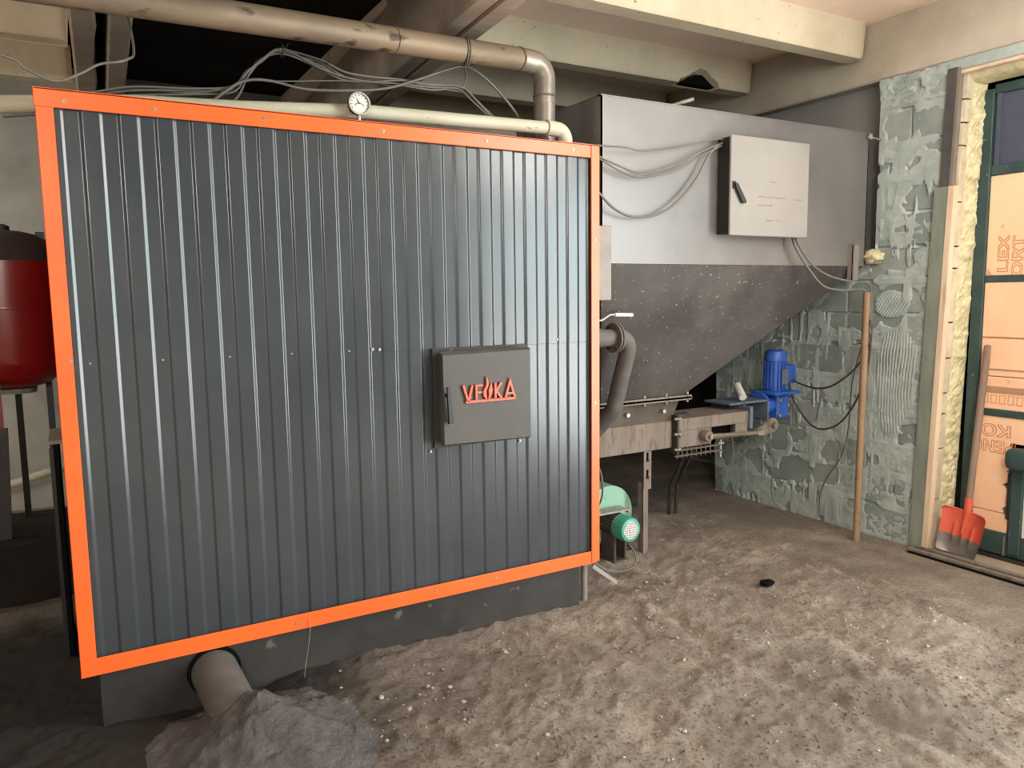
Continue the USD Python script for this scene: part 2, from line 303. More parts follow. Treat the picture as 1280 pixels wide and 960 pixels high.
gx = np.concatenate([np.arange(-3.2, -0.4, 0.12), np.arange(-0.4, 4.3, 0.0165), np.arange(4.3, 4.9, 0.1)])
gy = np.concatenate([np.arange(-5.1, 0.9, 0.15), np.arange(0.9, 3.3, 0.0145), np.arange(3.3, 4.8, 0.025), np.arange(4.8, 7.0, 0.1)])
X, Y = np.meshgrid(gx, gy, indexing='ij')
single('floor', grid_mesh(np.stack([X, Y, floor_h(X, Y)], -1)), M['floor'], 'packed grey-brown dirt floor, darker around the left of the boiler', 'floor', smooth=True, kind='structure')
single('ground_outside', box(4.95, 14, -8, 8, -0.1, -0.02), M['yard'], 'pale yard ground outside the gate', 'ground', kind='structure')

# dusty concrete sill under the gate with two steel rails set in the floor
t = thing('trim_1', 'dusty gate sill with two dark steel rails in the floor', 'sill', (4.3, 1.2, 0), kind='structure')
part(t, 'sill', box(4.245, 4.60, -4.2, 2.56, -0.05, 0.006, 0.004), M['slab_floor'])
for x in (4.135, 4.205): part(t, 'rail', [box(x, x + 0.032, -4.2, 2.62, -0.03, 0.016, 0.003)], M['dust_steel'])
part(t, 'groove_shade', box(4.168, 4.204, -4.2, 2.60, -0.03, 0.003), M['void'])  # black strips with the shade of the rail gaps put into their colour
part(t, 'groove_shade', box(4.112, 4.134, -4.2, 2.60, -0.03, 0.001), M['void'])
part(t, 'groove_shade', box(4.238, 4.246, -4.2, 2.60, -0.03, 0.004), M['void'])
part(t, 'gate_rail', box(4.385, 4.40, -4.2, 2.46, -0.02, 0.022), M['black_steel'])

# ------------------------------------------------------------------ ceiling
t = thing('ceiling', 'ribbed concrete ceiling with whitewashed ribs on heavy beams', 'ceiling', (1, 2, 3.07), kind='structure')
part(t, 'slab', box(1.62, 4.7, -5.1, 6.7, 3.07, 3.2), M['ceiling'])
part(t, 'slab', box(0.28, 1.66, -5.1, 6.7, 3.12, 3.25), M['dark_matte'])  # near black slab over the middle bay
part(t, 'slab', box(-3.2, 0.12, -5.1, 6.7, 3.07, 3.2), M['ceiling'])
def beam(x0, w, slope, mat, y0=-4.9, y1=6.55, zb=2.705, jag=0):
    ys = np.linspace(y0, y1, 60); rows = []
    for y in ys:
        xx = x0 + slope * (y - 3.9); e = jag * (noise(np.array([y * 6, 1.0, 0])) - 0.5); f = jag * (noise(np.array([y * 9, 4.0, 0])) - 0.5)
        rows.append([(xx, y, 3.13), (xx, y, zb + 0.012), (xx + 0.012, y, zb), (xx + w - 0.01 + e, y, zb), (xx + w + e, y, zb + 0.01), (xx + w + f, y, 3.13)])
    P = np.array(rows); v, f = grid_mesh(P); m = len(ys)
    n = 6; caps = [[0, i, i + 1, 0] for i in range(1, n - 1)] + [[(m - 1) * n, (m - 1) * n + i + 1, (m - 1) * n + i, (m - 1) * n] for i in range(1, n - 1)]
    return (v, np.vstack([f, np.array(caps)]))
part(t, 'beam', beam(1.605, 0.098, 0.068, 0), M['beam'])
part(t, 'beam', beam(1.710, 0.105, 0.068, 0), M['beam'])
part(t, 'beam', beam(0.092, 0.098, 0.035, 0, jag=0.03), M['beam'])
part(t, 'beam', beam(0.242, 0.098, 0.035, 0), M['beam'])
def rib(x0, x1, yf, broken=None):
    n = max(2, int((x1 - x0) / 0.02)); rows = []
    for k in range(n + 1):
        x = x0 + (x1 - x0) * k / n; zb = 2.872; e = min((x1 - x) / 0.06, 1.0); e = math.sqrt(max(1 - (1 - e) ** 2, 0))
        yb = 0.022 * (1 - e)
        cut = 0.0
        if broken and broken[0] < x < broken[1]:
            s = (x - broken[0]) / (broken[1] - broken[0]); cut = broken[2] * min(s / 0.55, (1 - s) / 0.45) * (0.85 + 0.3 * noise(np.array([x * 40, 0, 0])))
        ins = 0.014 if cut < 0.004 else 0.085
        rows.append([(x, yf - 0.02 + yb, 3.09), (x, yf + yb, zb + 0.02 + cut), (x, yf + ins + yb, zb + cut * 0.9), (x, yf + ins + 0.004 + yb, zb), (x, yf + 0.12 - yb, zb), (x, yf + 0.15 - yb, 3.09)])
    P = np.array(rows); v, f = grid_mesh(P); m = n + 1
    caps = [[0, i + 1, i, 0] for i in range(1, 5)] + [[n * 6, n * 6 + i, n * 6 + i + 1, n * 6] for i in range(1, 5)]
    return (v, np.vstack([f, np.array(caps)]))
for yf in (-3.96, -3.08, -2.2, -1.32, -0.44, 0.44, 3.08, 3.96, 4.84, 5.72):
    part(t, 'rib', rib(1.78 + 0.068 * (yf - 3.9), 4.235, yf, (3.58, 3.93, 0.085) if yf == 3.96 else None), M['rib'], smooth=30)
part(t, 'notch_shade', hull([(x, y, z) for y in (3.985, 4.07) for x, z in ((3.60, 2.874), (3.73, 2.940), (3.79, 2.942), (3.90, 2.874))]), M['void'], label='black fill painting the shade inside the broken rib')  # black fill puts the shade of the rib notch into colour
for yf in (4.84, 5.72):
    part(t, 'rib', rib(-3.1, 0.10 if yf < 5 else 0.135, yf), M['rib'], smooth=30)

# ------------------------------------------------------------------ walls
t = thing('wall_back', 'grey plastered back wall behind the boiler', 'wall', (0, 6.6, 0), kind='structure')
part(t, 'plaster', box(-3.2, 4.9, 6.5, 6.7, -0.05, 3.15), M['plaster'])
t = thing('wall_left', 'dark plastered wall on the left', 'wall', (-3.1, 1.5, 0), kind='structure')
part(t, 'plaster', box(-3.3, -3.1, -5.1, 6.7, -0.05, 3.15), M['dark_wall'])
t = thing('wall_front', 'dark plastered wall behind the viewer', 'wall', (1, -3.5, 0), kind='structure')
part(t, 'plaster', box(-3.2, 4.9, -5.2, -5.0, -0.05, 3.15), M['dark_wall'])

wr = thing('wall_right', 'grey block wall with smeared mortar under a concrete lintel beam', 'wall', (4.3, 3, 0), kind='structure')
part(wr, 'lintel', box(4.252, 4.62, -5.0, 6.6, 2.728, 3.12, 0.01), M['lintel'])
part(wr, 'pier', box(4.25, 4.6, -5.0, -2.25, -0.05, 2.73), M['lintel'])
part(wr, 'recess_sheet', box(4.345, 4.36, 2.93, 6.5, 1.6, 2.74), M['recess_sheet'])
# blocks, one mesh each
PITCH = 0.195
joints = {}
k = 0
for row in range(14):
    z0 = row * PITCH; z1 = min(z0 + PITCH - 0.012, 2.722)
    if row == 13: z1 = 2.70
    y1max = 4.26 + 0.02 * (row % 3) if row < 9 else 2.972 + 0.006 * ((row * 7) % 3 - 1)
    y = 2.602 - 0.026 * z0
    first = True; js = []
    while y < y1max - 0.03:
        ln = (0.39 if random.random() < 0.45 else 0.2) if not (first and row % 2) else 0.2
        if row >= 9: ln = y1max - y if row % 3 else (0.24 if first else y1max - y)
        e = min(y + ln - 0.01, y1max)
        if y < 5.6:
            dx = random.uniform(-0.007, 0.005)
            b = box(4.25 + dx, 4.45, y, e, z0 + random.uniform(0, 0.003), z1 - random.uniform(0, 0.003), 0.006)
            part(wr, 'block', b, M['block'][(k * 5 + row) % 3])
            k += 1
        y = y + ln; js.append(y - 0.005); first = False
    joints[row] = js
part(wr, 'block_backing', box(4.30, 4.5, 2.62, 4.25, 0, 1.74), M['block'][1])
part(wr, 'block_backing', box(4.30, 4.5, 2.58, 2.955, 1.7, 2.728), M['block'][1])
# mortar: fills the joints, squeezes out, is smeared over the faces and combed in places
def mortar(ys, zs, zmin_y=None):
    Yg, Zg = np.meshgrid(ys, zs, indexing='ij'); p = np.stack([np.zeros_like(Yg), Yg, Zg], -1)
    h = np.full(Yg.shape, -0.011)
    row = np.clip((Zg / PITCH).astype(int), 0, 13); dz = np.abs(Zg - np.round(Zg / PITCH) * PITCH + 0.006)
    dy = np.full(Yg.shape, 1.0)
    for r, js in joints.items():
        m = row == r
        for j in js: dy[m] = np.minimum(dy[m], np.abs(Yg[m] - j))
    dj = np.minimum(dz + 0.02 * np.maximum(noise(p * 13, 21) - 0.4, 0), dy)
    n1 = fbm(p * 6.5, 4, 31); n2 = fbm(p * np.array([1, 26, 9]), 3, 41); n3 = fbm(p * 2.1, 3, 51)
    sq = np.clip((n1 - 0.43) / 0.06, 0, 1) * np.clip(1 - (dj - 0.008) / (0.05 * np.clip(n1 * 2 - 0.5, 0.05, 1)), 0, 1)
    h = np.maximum(h, -0.011 + 0.020 * np.clip(sq * 1.6, 0, 1) * (0.75 + 0.4 * n2))
    patch = np.clip((n1 * 0.65 + n3 * 0.5 + 0.05 * (Yg < 3.2) - 0.565) / 0.018, 0, 1)
    h = np.maximum(h, -0.011 + patch * (0.0140 + 0.012 * np.abs(fbm(p * np.array([1, 30, 30]), 3, 77) - 0.5) + 0.008 * np.abs(fbm(p * np.array([1, 12, 14]), 4, 79) - 0.5)))
    runs = np.clip((fbm(p * np.array([1, 34, 3.2]), 3, 91) - 0.6) / 0.03, 0, 1) * np.clip((n3 - 0.42) / 0.05, 0, 1)
    h = np.maximum(h, -0.011 + 0.018 * runs)
    cm = np.clip((0.5 - np.hypot((Yg - 2.80) / 0.26, (Zg - 1.02) / 0.62) + 0.5 * (n3 - 0.5)) / 0.05 + 6 * 0.06, 0, 1)
    comb = 0.006 + 0.0075 * np.sin(2 * np.pi * (Yg + 0.02 * np.sin(Zg * 5) + 0.012 * noise(p * 8, 3)) / 0.019)
    h = np.where(cm > 0.3, np.maximum(h, comb * cm), h)
    cm2 = np.clip((0.5 - np.hypot((Yg - 2.86) / 0.3, (Zg - 1.42) / 0.22) + 0.4 * (n3 - 0.5)) / 0.05, 0, 1)
    comb2 = 0.006 + 0.006 * np.sin(2 * np.pi * (Zg * 0.8 + Yg + 0.03 * noise(p * 6, 3)) / 0.021)
    h = np.where(cm2 > 0.3, np.maximum(h, comb2 * cm2), h)
    top = np.clip((Zg - 2.60) / 0.03, 0, 1) * (noise(p * 18, 9) > 0.25)
    h = h + 0.022 * top * fbm(p * 20, 3, 5) * (Yg < 3.0)
    return grid_mesh(np.stack([4.25 - h, Yg, Zg], -1)[:, ::-1])
y0 = 2.604
ya = np.arange(2.606, 4.262, 0.0062)
for bx in (box(5.2, 5.3, 4.1, 6.6, -0.05, 2.75), box(4.5, 5.3, 4.0, 4.25, -0.05, 2.75), box(4.36, 5.3, 4.1, 6.6, 1.75, 1.85)): part(wr, 'niche_side', bx, M['dark_matte'], label='near black side of the niche')  # near black boxes beyond the end of the block wall
part(wr, 'mortar', mortar(ya, np.arange(-0.02, 1.746, 0.0062)), M['mortar'], smooth=50, label='pale smeared mortar')
def pier_m():
    v, f = mortar(np.linspace(2.606, 2.974, 62), np.arange(1.74, 2.728, 0.006))
    s = np.clip((v[:, 1] - 2.606) / 0.368, 0, 1); v = v.copy(); v[:, 1] -= (1 - s) * 0.026 * v[:, 2] * 1.0
    return (v, f)
part(wr, 'mortar', pier_m(), M['mortar'], smooth=50, label='pale smeared mortar on the pier')
# lump of foam beside the hopper corner
lump = trimesh.creation.icosphere(3, 1.0); v = lump.vertices; lump.vertices = np.array([4.215, 2.965, 1.70]) + v * np.array([0.04, 0.062, 0.04]) * (0.6 + 0.9 * fbm(v * 2.6 + 5, 4, 3))[:, None]
part(wr, 'foam_lump', lump, M['foam'], smooth=True, label='yellow foam lump')
# jamb: steel strip above, weathered strip below, pale wood edge, pale bricks, foam
t = thing('trim_2', 'gate jamb with dark steel strip, pale bricks and yellow foam', 'jamb', (4.3, 2.56, 0), kind='structure')
def jy(z): return 2.602 - 0.026 * z
def leaning(x0, x1, ya, yb, z0, z1):
    return hull([(x, jy(z) + y, z) for x in (x0, x1) for z in (z0, z1) for y in (ya, yb)])
part(t, 'steel_strip', leaning(4.228, 4.246, -0.018, 0.036, 2.06, 2.685), M['jamb_steel'])
part(t, 'steel_edge', leaning(4.226, 4.262, -0.034, -0.018, 2.06, 2.68), M['grey_bar'])
part(t, 'weathered_strip', leaning(4.222, 4.25, -0.02, 0.06, 0, 2.06), M['jamb_wood'])
part(t, 'wood_edge', leaning(4.218, 4.262, -0.052, -0.02, 0, 2.06), M['jamb_pink'])
z = 0.0; i = 0
while z < 2.66:
    hgt = random.choice((0.12, 0.2, 0.24, 0.3)); z1 = min(z + hgt, 2.68); e = random.uniform(-0.008, 0.006)
    b = hull([(x, jy(zz) + y, zz) for x in (4.262, 4.325 + e) for zz in (z, z1 - 0.008) for y in (-0.050 + e, 0.10)])
    part(t, 'pale_brick', b, M['white_brick']); z = z1; i += 1
us = np.linspace(0, 1, 26); zs = np.arange(0.01, 2.70, 0.008); U, Z = np.meshgrid(us, zs, indexing='ij'); p = np.stack([U * 0.16 + 3, U * 0.1, Z], -1)
n1 = fbm(p * np.array([14, 14, 16]), 4, 5); n2 = fbm(p * np.array([50, 50, 46]), 3, 15)
amp = np.sin(np.pi * np.clip(U, 0, 1)) ** 0.5 * (0.042 * np.abs(n1 - 0.4) * 2 + 0.030 * np.maximum(n2 - 0.3, 0))
P = np.stack([4.318 + 0.10 * U - 0.35 * amp, jy(Z) - 0.040 - 0.038 * U - 0.8 * amp, Z], -1)
part(t, 'foam', grid_mesh(P), M['foam'], smooth=True, label='bulging yellow mounting foam')
part(t, 'head_plaster', box(4.235, 4.262, -4.2, 2.55, 2.665, 2.728, 0.006), M['mortar'])
part(t, 'head_edge', box(4.23, 4.27, -4.2, 2.50, 2.645, 2.664, 0.004), M['jamb_pink'])
ysf = np.linspace(-4.2, 2.50, 260); us = np.linspace(0, 1, 8); Yf, U = np.meshgrid(ysf, us, indexing='ij'); p = np.stack([U, Yf * 14, U * 2], -1); n1 = fbm(p, 4, 9)
a = np.sin(np.pi * U) ** 0.6 * 0.03 * n1
part(t, 'head_foam', grid_mesh(np.stack([4.27 + 0.14 * U - a, Yf, 2.655 - 0.05 * U - a * 1.2], -1)[:, ::-1]), M['foam'], smooth=True)
part(t, 'head_frame', box(4.27, 4.44, -4.2, 2.5, 2.66, 2.73), M['beam'])

# ------------------------------------------------------------------ gate leaf
d = thing('door_1', 'steel gate leaf filled with peach foam boards under a dark blue panel', 'gate', (4.45, 1.7, 0.03), kind='structure')
GX = 4.42
part(d, 'frame_stile', box(GX - 0.02, GX + 0.03, 2.412, 2.476, 0.03, 2.57, 0.004), M['gate_frame'])
part(d, 'frame_stile', box(GX - 0.02, GX + 0.03, 0.86, 0.92, 0.03, 2.57, 0.004), M['gate_frame'])
for z0, z1 in ((0.03, 0.155), (0.80, 0.838), (1.537, 1.572), (2.11, 2.165), (2.54, 2.59)):
    part(d, 'frame_rail', box(GX - 0.015, GX + 0.028, 0.92, 2.412, z0, z1, 0.004), M['gate_frame'])
part(d, 'dark_panel', box(GX + 0.004, GX + 0.02, 0.92, 2.42, 2.16, 2.545), M['dark_blue'], label='dark blue upper panel')
part(d, 'panel_edge', box(GX - 0.008, GX + 0.004, 2.375, 2.40, 2.165, 2.54), M['dark_blue'])
for z0, z1 in ((0.155, 0.262), (0.267, 0.80), (0.838, 1.018), (1.022, 1.232), (1.236, 1.537), (1.572, 2.11)):
    yb = 2.222 if z1 < 0.66 else 0.92
    if z0 == 0.267:
        # torn edge around the latch post
        pts = [(2.412, z0), (2.412, z1), (0.92, z1), (0.92, 0.66)]
        zz = np.linspace(0.66, z0, 16); pts += [(2.23 + 0.02 * math.sin(i * 2.3) + 0.012 * math.sin(i * 5.1), q) for i, q in enumerate(zz)]
        m = prism(Polygon(pts).buffer(0), 0.035); m = place(m, (0, 1, 0), (0, 0, 1), (1, 0, 0), (GX - 0.006, 0, 0))
        part(d, 'foam_board', m, M['foam_board'])
    else:
        part(d, 'foam_board', box(GX - 0.006, GX + 0.03, yb, 2.412, z0, z1, 0.003), M['foam_board'])
for z0, z1 in ((1.055, 1.063), (0.93, 0.965), (1.232, 1.236)):
    part(d, 'tape_strip', box(GX - 0.009, GX - 0.004, 0.92, 2.412, z0, z1), M['tape'])
part(d, 'latch_post', box(GX - 0.03, GX + 0.02, 2.14, 2.205, 0.05, 0.56, 0.006), M['gate_frame'])
part(d, 'latch_post', box(GX - 0.028, GX + 0.02, 2.205, 2.222, 0.24, 0.50, 0.004), M['black'])
lump = trimesh.creation.icosphere(3, 1.0); v = lump.vertices
lump.vertices = np.array([GX - 0.04, 2.15, 0.585]) + np.sign(v) * np.abs(v) ** 0.6 * np.array([0.045, 0.075, 0.062])
part(d, 'latch_cover', lump, M['gate_frame'], smooth=True, label='dark rounded latch cover')
part(d, 'lower_panel', box(GX - 0.012, GX + 0.0, 1.7, 2.14, 0.13, 0.40), M['white'], label='white lower panel')
part(d, 'lower_sheet', box(GX - 0.004, GX + 0.012, 0.92, 2.16, 0.15, 0.70), M['gate_frame'], label='dark teal lower sheet')
part(d, 'frame_drop', box(GX - 0.022, GX - 0.014, 2.22, 2.228, 0.03, 0.14), M['grey_bar'])
# printed outline lettering on the boards
def outline(text, h, w=0.0035, bold=True):
    m = meshkit.text_mesh(text, h, 0.001, bold=bold); v = m.vertices
    top = m.faces[(v[m.faces][:, :, 2] > 0.0005).all(1)]
    poly = unary_union([Polygon(v[f][:, :2]) for f in top]).buffer(0.0003)
    return prism(unary_union([poly.buffer(w / 2).difference(poly.buffer(-w / 2))]), 0.0012)
def board_text(text, h, origin, right, up, sx=1.0):
    m = outline(text, h); return place(m, np.array(right) * sx, up, np.cross(right, up), origin)
EX = GX - 0.0065
# reading upwards (text direction +z, its up side towards +y)
part(d, 'board_print', board_text('LEX', 0.050, (EX, 2.298, 1.585), (0, 0, 1), (0, 1, 0), 1.55), M['board_print'], label='outlined letters LEX reading upwards')
part(d, 'board_print', board_text('ORT', 0.050, (EX, 2.225, 1.560), (0, 0, 1), (0, 1, 0), 1.55), M['board_print'], label='outlined letters ORT reading upwards')
part(d, 'board_print', board_text('P', 0.05, (EX, 2.372, 1.56), (0, 0, 1), (0, 1, 0), 1.0), M['board_print'])
part(d, 'board_print', place(prism(LineString([(0.007 * math.cos(a), 0.007 * math.sin(a)) for a in np.linspace(0, 6.283, 14)]).buffer(0.0012), 0.0012), (0, 1, 0), (0, 0, 1), (-1, 0, 0), (EX, 2.335, 1.835)), M['board_print'], label='small registered mark')
# upside down: text direction +y (towards the hinge side), up side downwards
part(d, 'board_print', board_text('PENO', 0.062, (EX, 2.196, 0.662), (0, 1, 0), (0, 0, -1), 1.05), M['board_print'], label='outlined letters PENO printed upside down')
part(d, 'board_print', board_text('KO', 0.062, (EX, 2.222, 0.752), (0, 1, 0), (0, 0, -1), 1.35), M['board_print'], label='outlined letters KO printed upside down')
for i in range(5):
    y = 2.18 + i * 0.045
    part(d, 'board_print', place(prism(LineString([(0, 0), (0.028, 0), (0.028, 0.045), (0, 0.045), (0, 0)]).buffer(0.0013), 0.0012), (0, 1, 0), (0, 0, 1), (-1, 0, 0), (EX, y, 0.872)), M['board_print'])

# ================================================================== THINGS
# ------------------------------------------------------------------ boiler
b = thing('boiler', 'large boiler clad in dark grey profiled sheet with orange edge trim', 'boiler', (1.03, 3.7, 0))
part(b, 'body', box(-0.02, 2.105, 2.93, 4.4, 0.235, 2.13, 0.004), M['black_steel'])
def plate_with_hole():
    pl = Polygon([(0.015, -0.02), (2.02, -0.02), (2.04, 0.0), (2.04, 0.24), (0.015, 0.24)])
    from shapely.geometry import Point
    pl = pl.difference(Point(0.385, 0.125).buffer(0.093))
    return place(prism(pl, 0.012), (1, 0, 0), (0, 0, 1), (0, -1, 0), (0, 2.94, 0))
part(b, 'plinth', [plate_with_hole(), box(0.015, 0.03, 2.94, 4.3, -0.02, 0.24), box(2.025, 2.04, 2.94, 4.3, -0.02, 0.24), box(0.02, 2.03, 3.35, 3.36, 0, 0.24)], M['black_steel'], label='black steel plinth')
part(b, 'ash_pipe', tube([(0.36, 3.2, 0.20), (0.385, 2.93, 0.128), (0.425, 2.60, 0.04)], 0.082, 28), M['air_pipe'], smooth=40, label='grey ash outlet pipe sloping into the ash')
part(b, 'hole_shade_ring', lathe([(0.082, 0), (0.094, 0), (0.094, 0.012), (0.082, 0.012), (0.082, 0)], (0.387, 2.915, 0.126), (0, 1, 0)), M['void'])  # black ring painting the shade of the hole around the pipe
# profiled sheets
def profile(x0, x1):
    pitch, r, dep = 0.1104, 0.0112, 0.0058
    pts = []
    k0 = int(math.floor((x0 - 0.025) / pitch)) - 1
    raw = []
    for k in range(k0, k0 + int((x1 - x0) / pitch) + 4):
        s = 0.0245 + k * pitch
        # right flank of a raised band ends at s (bright line), low band, then left flank
        raw += [(s, 0.0), (s + r, dep), (s + r + 0.043, dep), (s + r + 0.043 + 0.007, 0.0)]
    raw = np.array(raw)
    out = bent(np.c_[raw, np.zeros(len(raw))], 0.011, 4)[:, :2]
    xs = out[:, 0]; sel = out[(xs > x0) & (xs < x1)]
    ya, yb = np.interp(x0, xs, out[:, 1]), np.interp(x1, xs, out[:, 1])
    return np.vstack([[x0, ya], sel, [x1, yb]])
def sheet(x0, x1, z0, z1, y=2.893):
    pr = profile(x0, x1); zs = np.array([z0, z1]); F = np.stack([np.stack([pr[:, 0], y + pr[:, 1], np.full(len(pr), z)], -1) for z in zs], 1)
    B = F.copy(); B[:, :, 1] += 0.0015
    m = trimesh.util.concatenate([arr(grid_mesh(F[:, ::-1])), arr(grid_mesh(B))]); m.fix_normals(); m = arr(grid_mesh(F[::-1]))
    return m
part(b, 'profiled_sheet', sheet(0.002, 1.082, 0.24, 2.155), M['sheet'], smooth=40)
part(b, 'profiled_sheet', sheet(1.079, 2.097, 1.284, 2.155, 2.892), M['sheet'], smooth=40)
part(b, 'profiled_sheet', sheet(1.079, 2.097, 0.24, 1.2828, 2.8925), M['sheet'], smooth=40)
# orange trims: folded angle strips
part(b, 'trim_strip', [box(-0.044, 2.088, 2.878, 2.884, 2.105, 2.163, 0.002), box(-0.044, 2.088, 2.878, 3.00, 2.158, 2.163)], M['orange'], label='orange top trim')
part(b, 'trim_strip', [box(-0.041, 0.009, 2.882, 2.888, 0.24, 2.12, 0.002), box(-0.041, -0.036, 2.884, 3.0, 0.24, 2.12)], M['orange'], label='orange left trim')
part(b, 'trim_strip', [box(2.076, 2.122, 2.874, 2.880, 0.236, 2.158, 0.002), box(2.117, 2.122, 2.876, 3.0, 0.236, 2.158)], M['orange'], label='orange right trim')
part(b, 'trim_strip', [box(-0.041, 2.10, 2.878, 2.884, 0.234, 0.290, 0.002), box(-0.041, 2.10, 2.878, 2.96, 0.230, 0.236)], M['orange'], label='orange bottom trim')
def screw(x, z, y=2.893, r=0.0050):
    return lathe([(0.001, -0.006), (r * 0.7, -0.006), (r * 0.75, -0.002), (r * 1.25, -0.002), (r * 1.25, 0.0), (0.001, 0.0)], (x, y, z), (0, 1, 0), 10)
for x in np.arange(0.057, 1.05, 0.2208): part(b, 'screw', screw(x, 1.294, 2.904 if x < 0 else 2.903), M['bolt'])
for x, z in ((1.033, 1.296), (1.062, 1.294), (1.9, 1.30), (1.27, 0.86), (1.70, 0.86)): part(b, 'screw', screw(x, z, 2.895), M['bolt'])
for x, z in ((0.001, 1.305), (-0.004, 0.268)): part(b, 'screw', screw(x, z, 2.883), M['bolt'])
for x, z in ((0.039, 2.125), (0.30, 2.13), (0.655, 2.135), (1.10, 2.132), (1.55, 2.133), (1.981, 2.134), (1.272, 0.262), (1.561, 0.264), (0.683, 0.257)): part(b, 'screw', screw(x, z, 2.879), M['bolt'])
for z in (1.744, 1.0, 0.284): part(b, 'screw', screw(2.095, z, 2.875), M['bolt'])
# firebox door
fd = part(b, 'firebox_door', [box(1.305, 1.71, 2.845, 2.90, 0.895, 1.268, 0.003), hull([(1.297, 2.84, 0.889), (1.72, 2.84, 0.882), (1.297, 2.84, 1.276), (1.72, 2.84, 1.277), (1.302, 2.822, 0.896), (1.714, 2.822, 0.889), (1.302, 2.822, 1.262), (1.714, 2.822, 1.268)])], M['door_steel'], label='grey steel firebox door')
part(fd, 'door_frame', box(1.285, 1.735, 2.886, 2.8945, 0.872, 1.288), M['black_steel'])
part(fd, 'handle', [cyl((1.316, 2.826, 1.10), (1.316, 2.80, 1.10), 0.009, 10), hull([(1.308 + dx * 0.010, 2.802 + dy * 0.006, 1.135) for dx in (0, 1) for dy in (-1, 1)] + [(1.312 + dx * 0.022, 2.800 + dy * 0.008, 0.985) for dx in (0, 1) for dy in (-1, 1)])], M['black'], label='black lever handle')
for zz in (0.95, 1.17): part(fd, 'hinge', cyl((1.722, 2.85, zz), (1.722, 2.85, zz + 0.05), 0.007, 8), M['black_steel'])
# raised lettering V E (flame) K A on a bar
def put(poly, name, lab=None):
    part(fd, name, place(prism(poly, 0.007), (1, 0, 0), (0, 0, 1), (0, -1, 0), (0, 2.818, 0)), M['orange_letter'], label=lab)
w = 0.0088
def stroke(*pl): return unary_union([LineString(q).buffer(w / 2, cap_style=2, join_style=2) for q in pl])
put(stroke([(1.387, 1.136), (1.409, 1.066), (1.429, 1.134)]).intersection(Polygon([(1.36, 1.067), (1.46, 1.067), (1.46, 1.136), (1.36, 1.136)])), 'letter', 'raised orange letter V')
put(stroke([(1.477, 1.1305), (1.447, 1.1305), (1.447, 1.072)], [(1.447, 1.102), (1.472, 1.102)]), 'letter', 'raised orange letter E')
fl = lambda pts: Polygon(curve(np.c_[np.array(pts + [pts[0]]), np.zeros(len(pts) + 1)], 6)[:, :2]).buffer(0)
put(unary_union([fl([(1.497, 1.062), (1.482, 1.085), (1.480, 1.105), (1.493, 1.130), (1.4945, 1.166), (1.503, 1.143), (1.504, 1.128), (1.494, 1.108), (1.494, 1.088)]),
                 fl([(1.499, 1.060), (1.513, 1.082), (1.522, 1.100), (1.517, 1.138), (1.509, 1.118), (1.505, 1.104), (1.506, 1.088)])]), 'flame_emblem', 'raised orange flame emblem')
put(unary_union([stroke([(1.537, 1.136), (1.537, 1.068)]), stroke([(1.566, 1.137), (1.541, 1.103), (1.568, 1.068)])]), 'letter', 'raised orange letter K')
put(stroke([(1.584, 1.068), (1.6075, 1.140), (1.631, 1.068)], [(1.591, 1.088), (1.624, 1.088)]), 'letter', 'raised orange letter A')
put(Polygon([(1.398, 1.0605), (1.634, 1.0605), (1.634, 1.0705), (1.398, 1.0705)]), 'letter_bar')
# right-hand support leg and bar under the corner
part(b, 'support_leg', cyl((2.085, 2.95, -0.02), (2.085, 2.95, 0.235), 0.016, 12), M['grey_bar'], smooth=40)
part(b, 'prop_bar', place(box(-0.012, 0.012, -0.006, 0.006, 0, 0.17), (0.55, 0.3, 0.6), (0, 1, 0), (0.78, -0.1, -0.62), (2.12, 2.93, 0.195)), M['grey_bar'], label='loose flat bar sloping from the corner')
part(b, 'top_box', box(1.05, 1.86, 3.16, 3.6, 2.12, 2.25, 0.004), M['plaster'], label='pale grey box on top of the boiler')
part(b, 'outlet_collar', lathe([(0.055, 0), (0.085, 0), (0.085, 0.02), (0.055, 0.02)], (2.035, 3.2, 2.128), (0, 0, 1)), M['black_steel'])

# black side door plate at the left side of the boiler
t = thing('side_panel', 'black ribbed steel panel standing against the left side of the boiler', 'panel', (-0.07, 3.95, 0))
part(t, 'plate', box(-0.085, -0.066, 3.62, 3.98, 0.0, 0.92, 0.003), M['void'])
for y in (3.63, 3.78, 3.93): part(t, 'stiffener', box(-0.1, -0.085, y, y + 0.02, 0.0, 0.90), M['black'])
part(t, 'top_angle', box(-0.1, -0.022, 3.62, 3.98, 0.92, 0.935), M['grey_bar'])

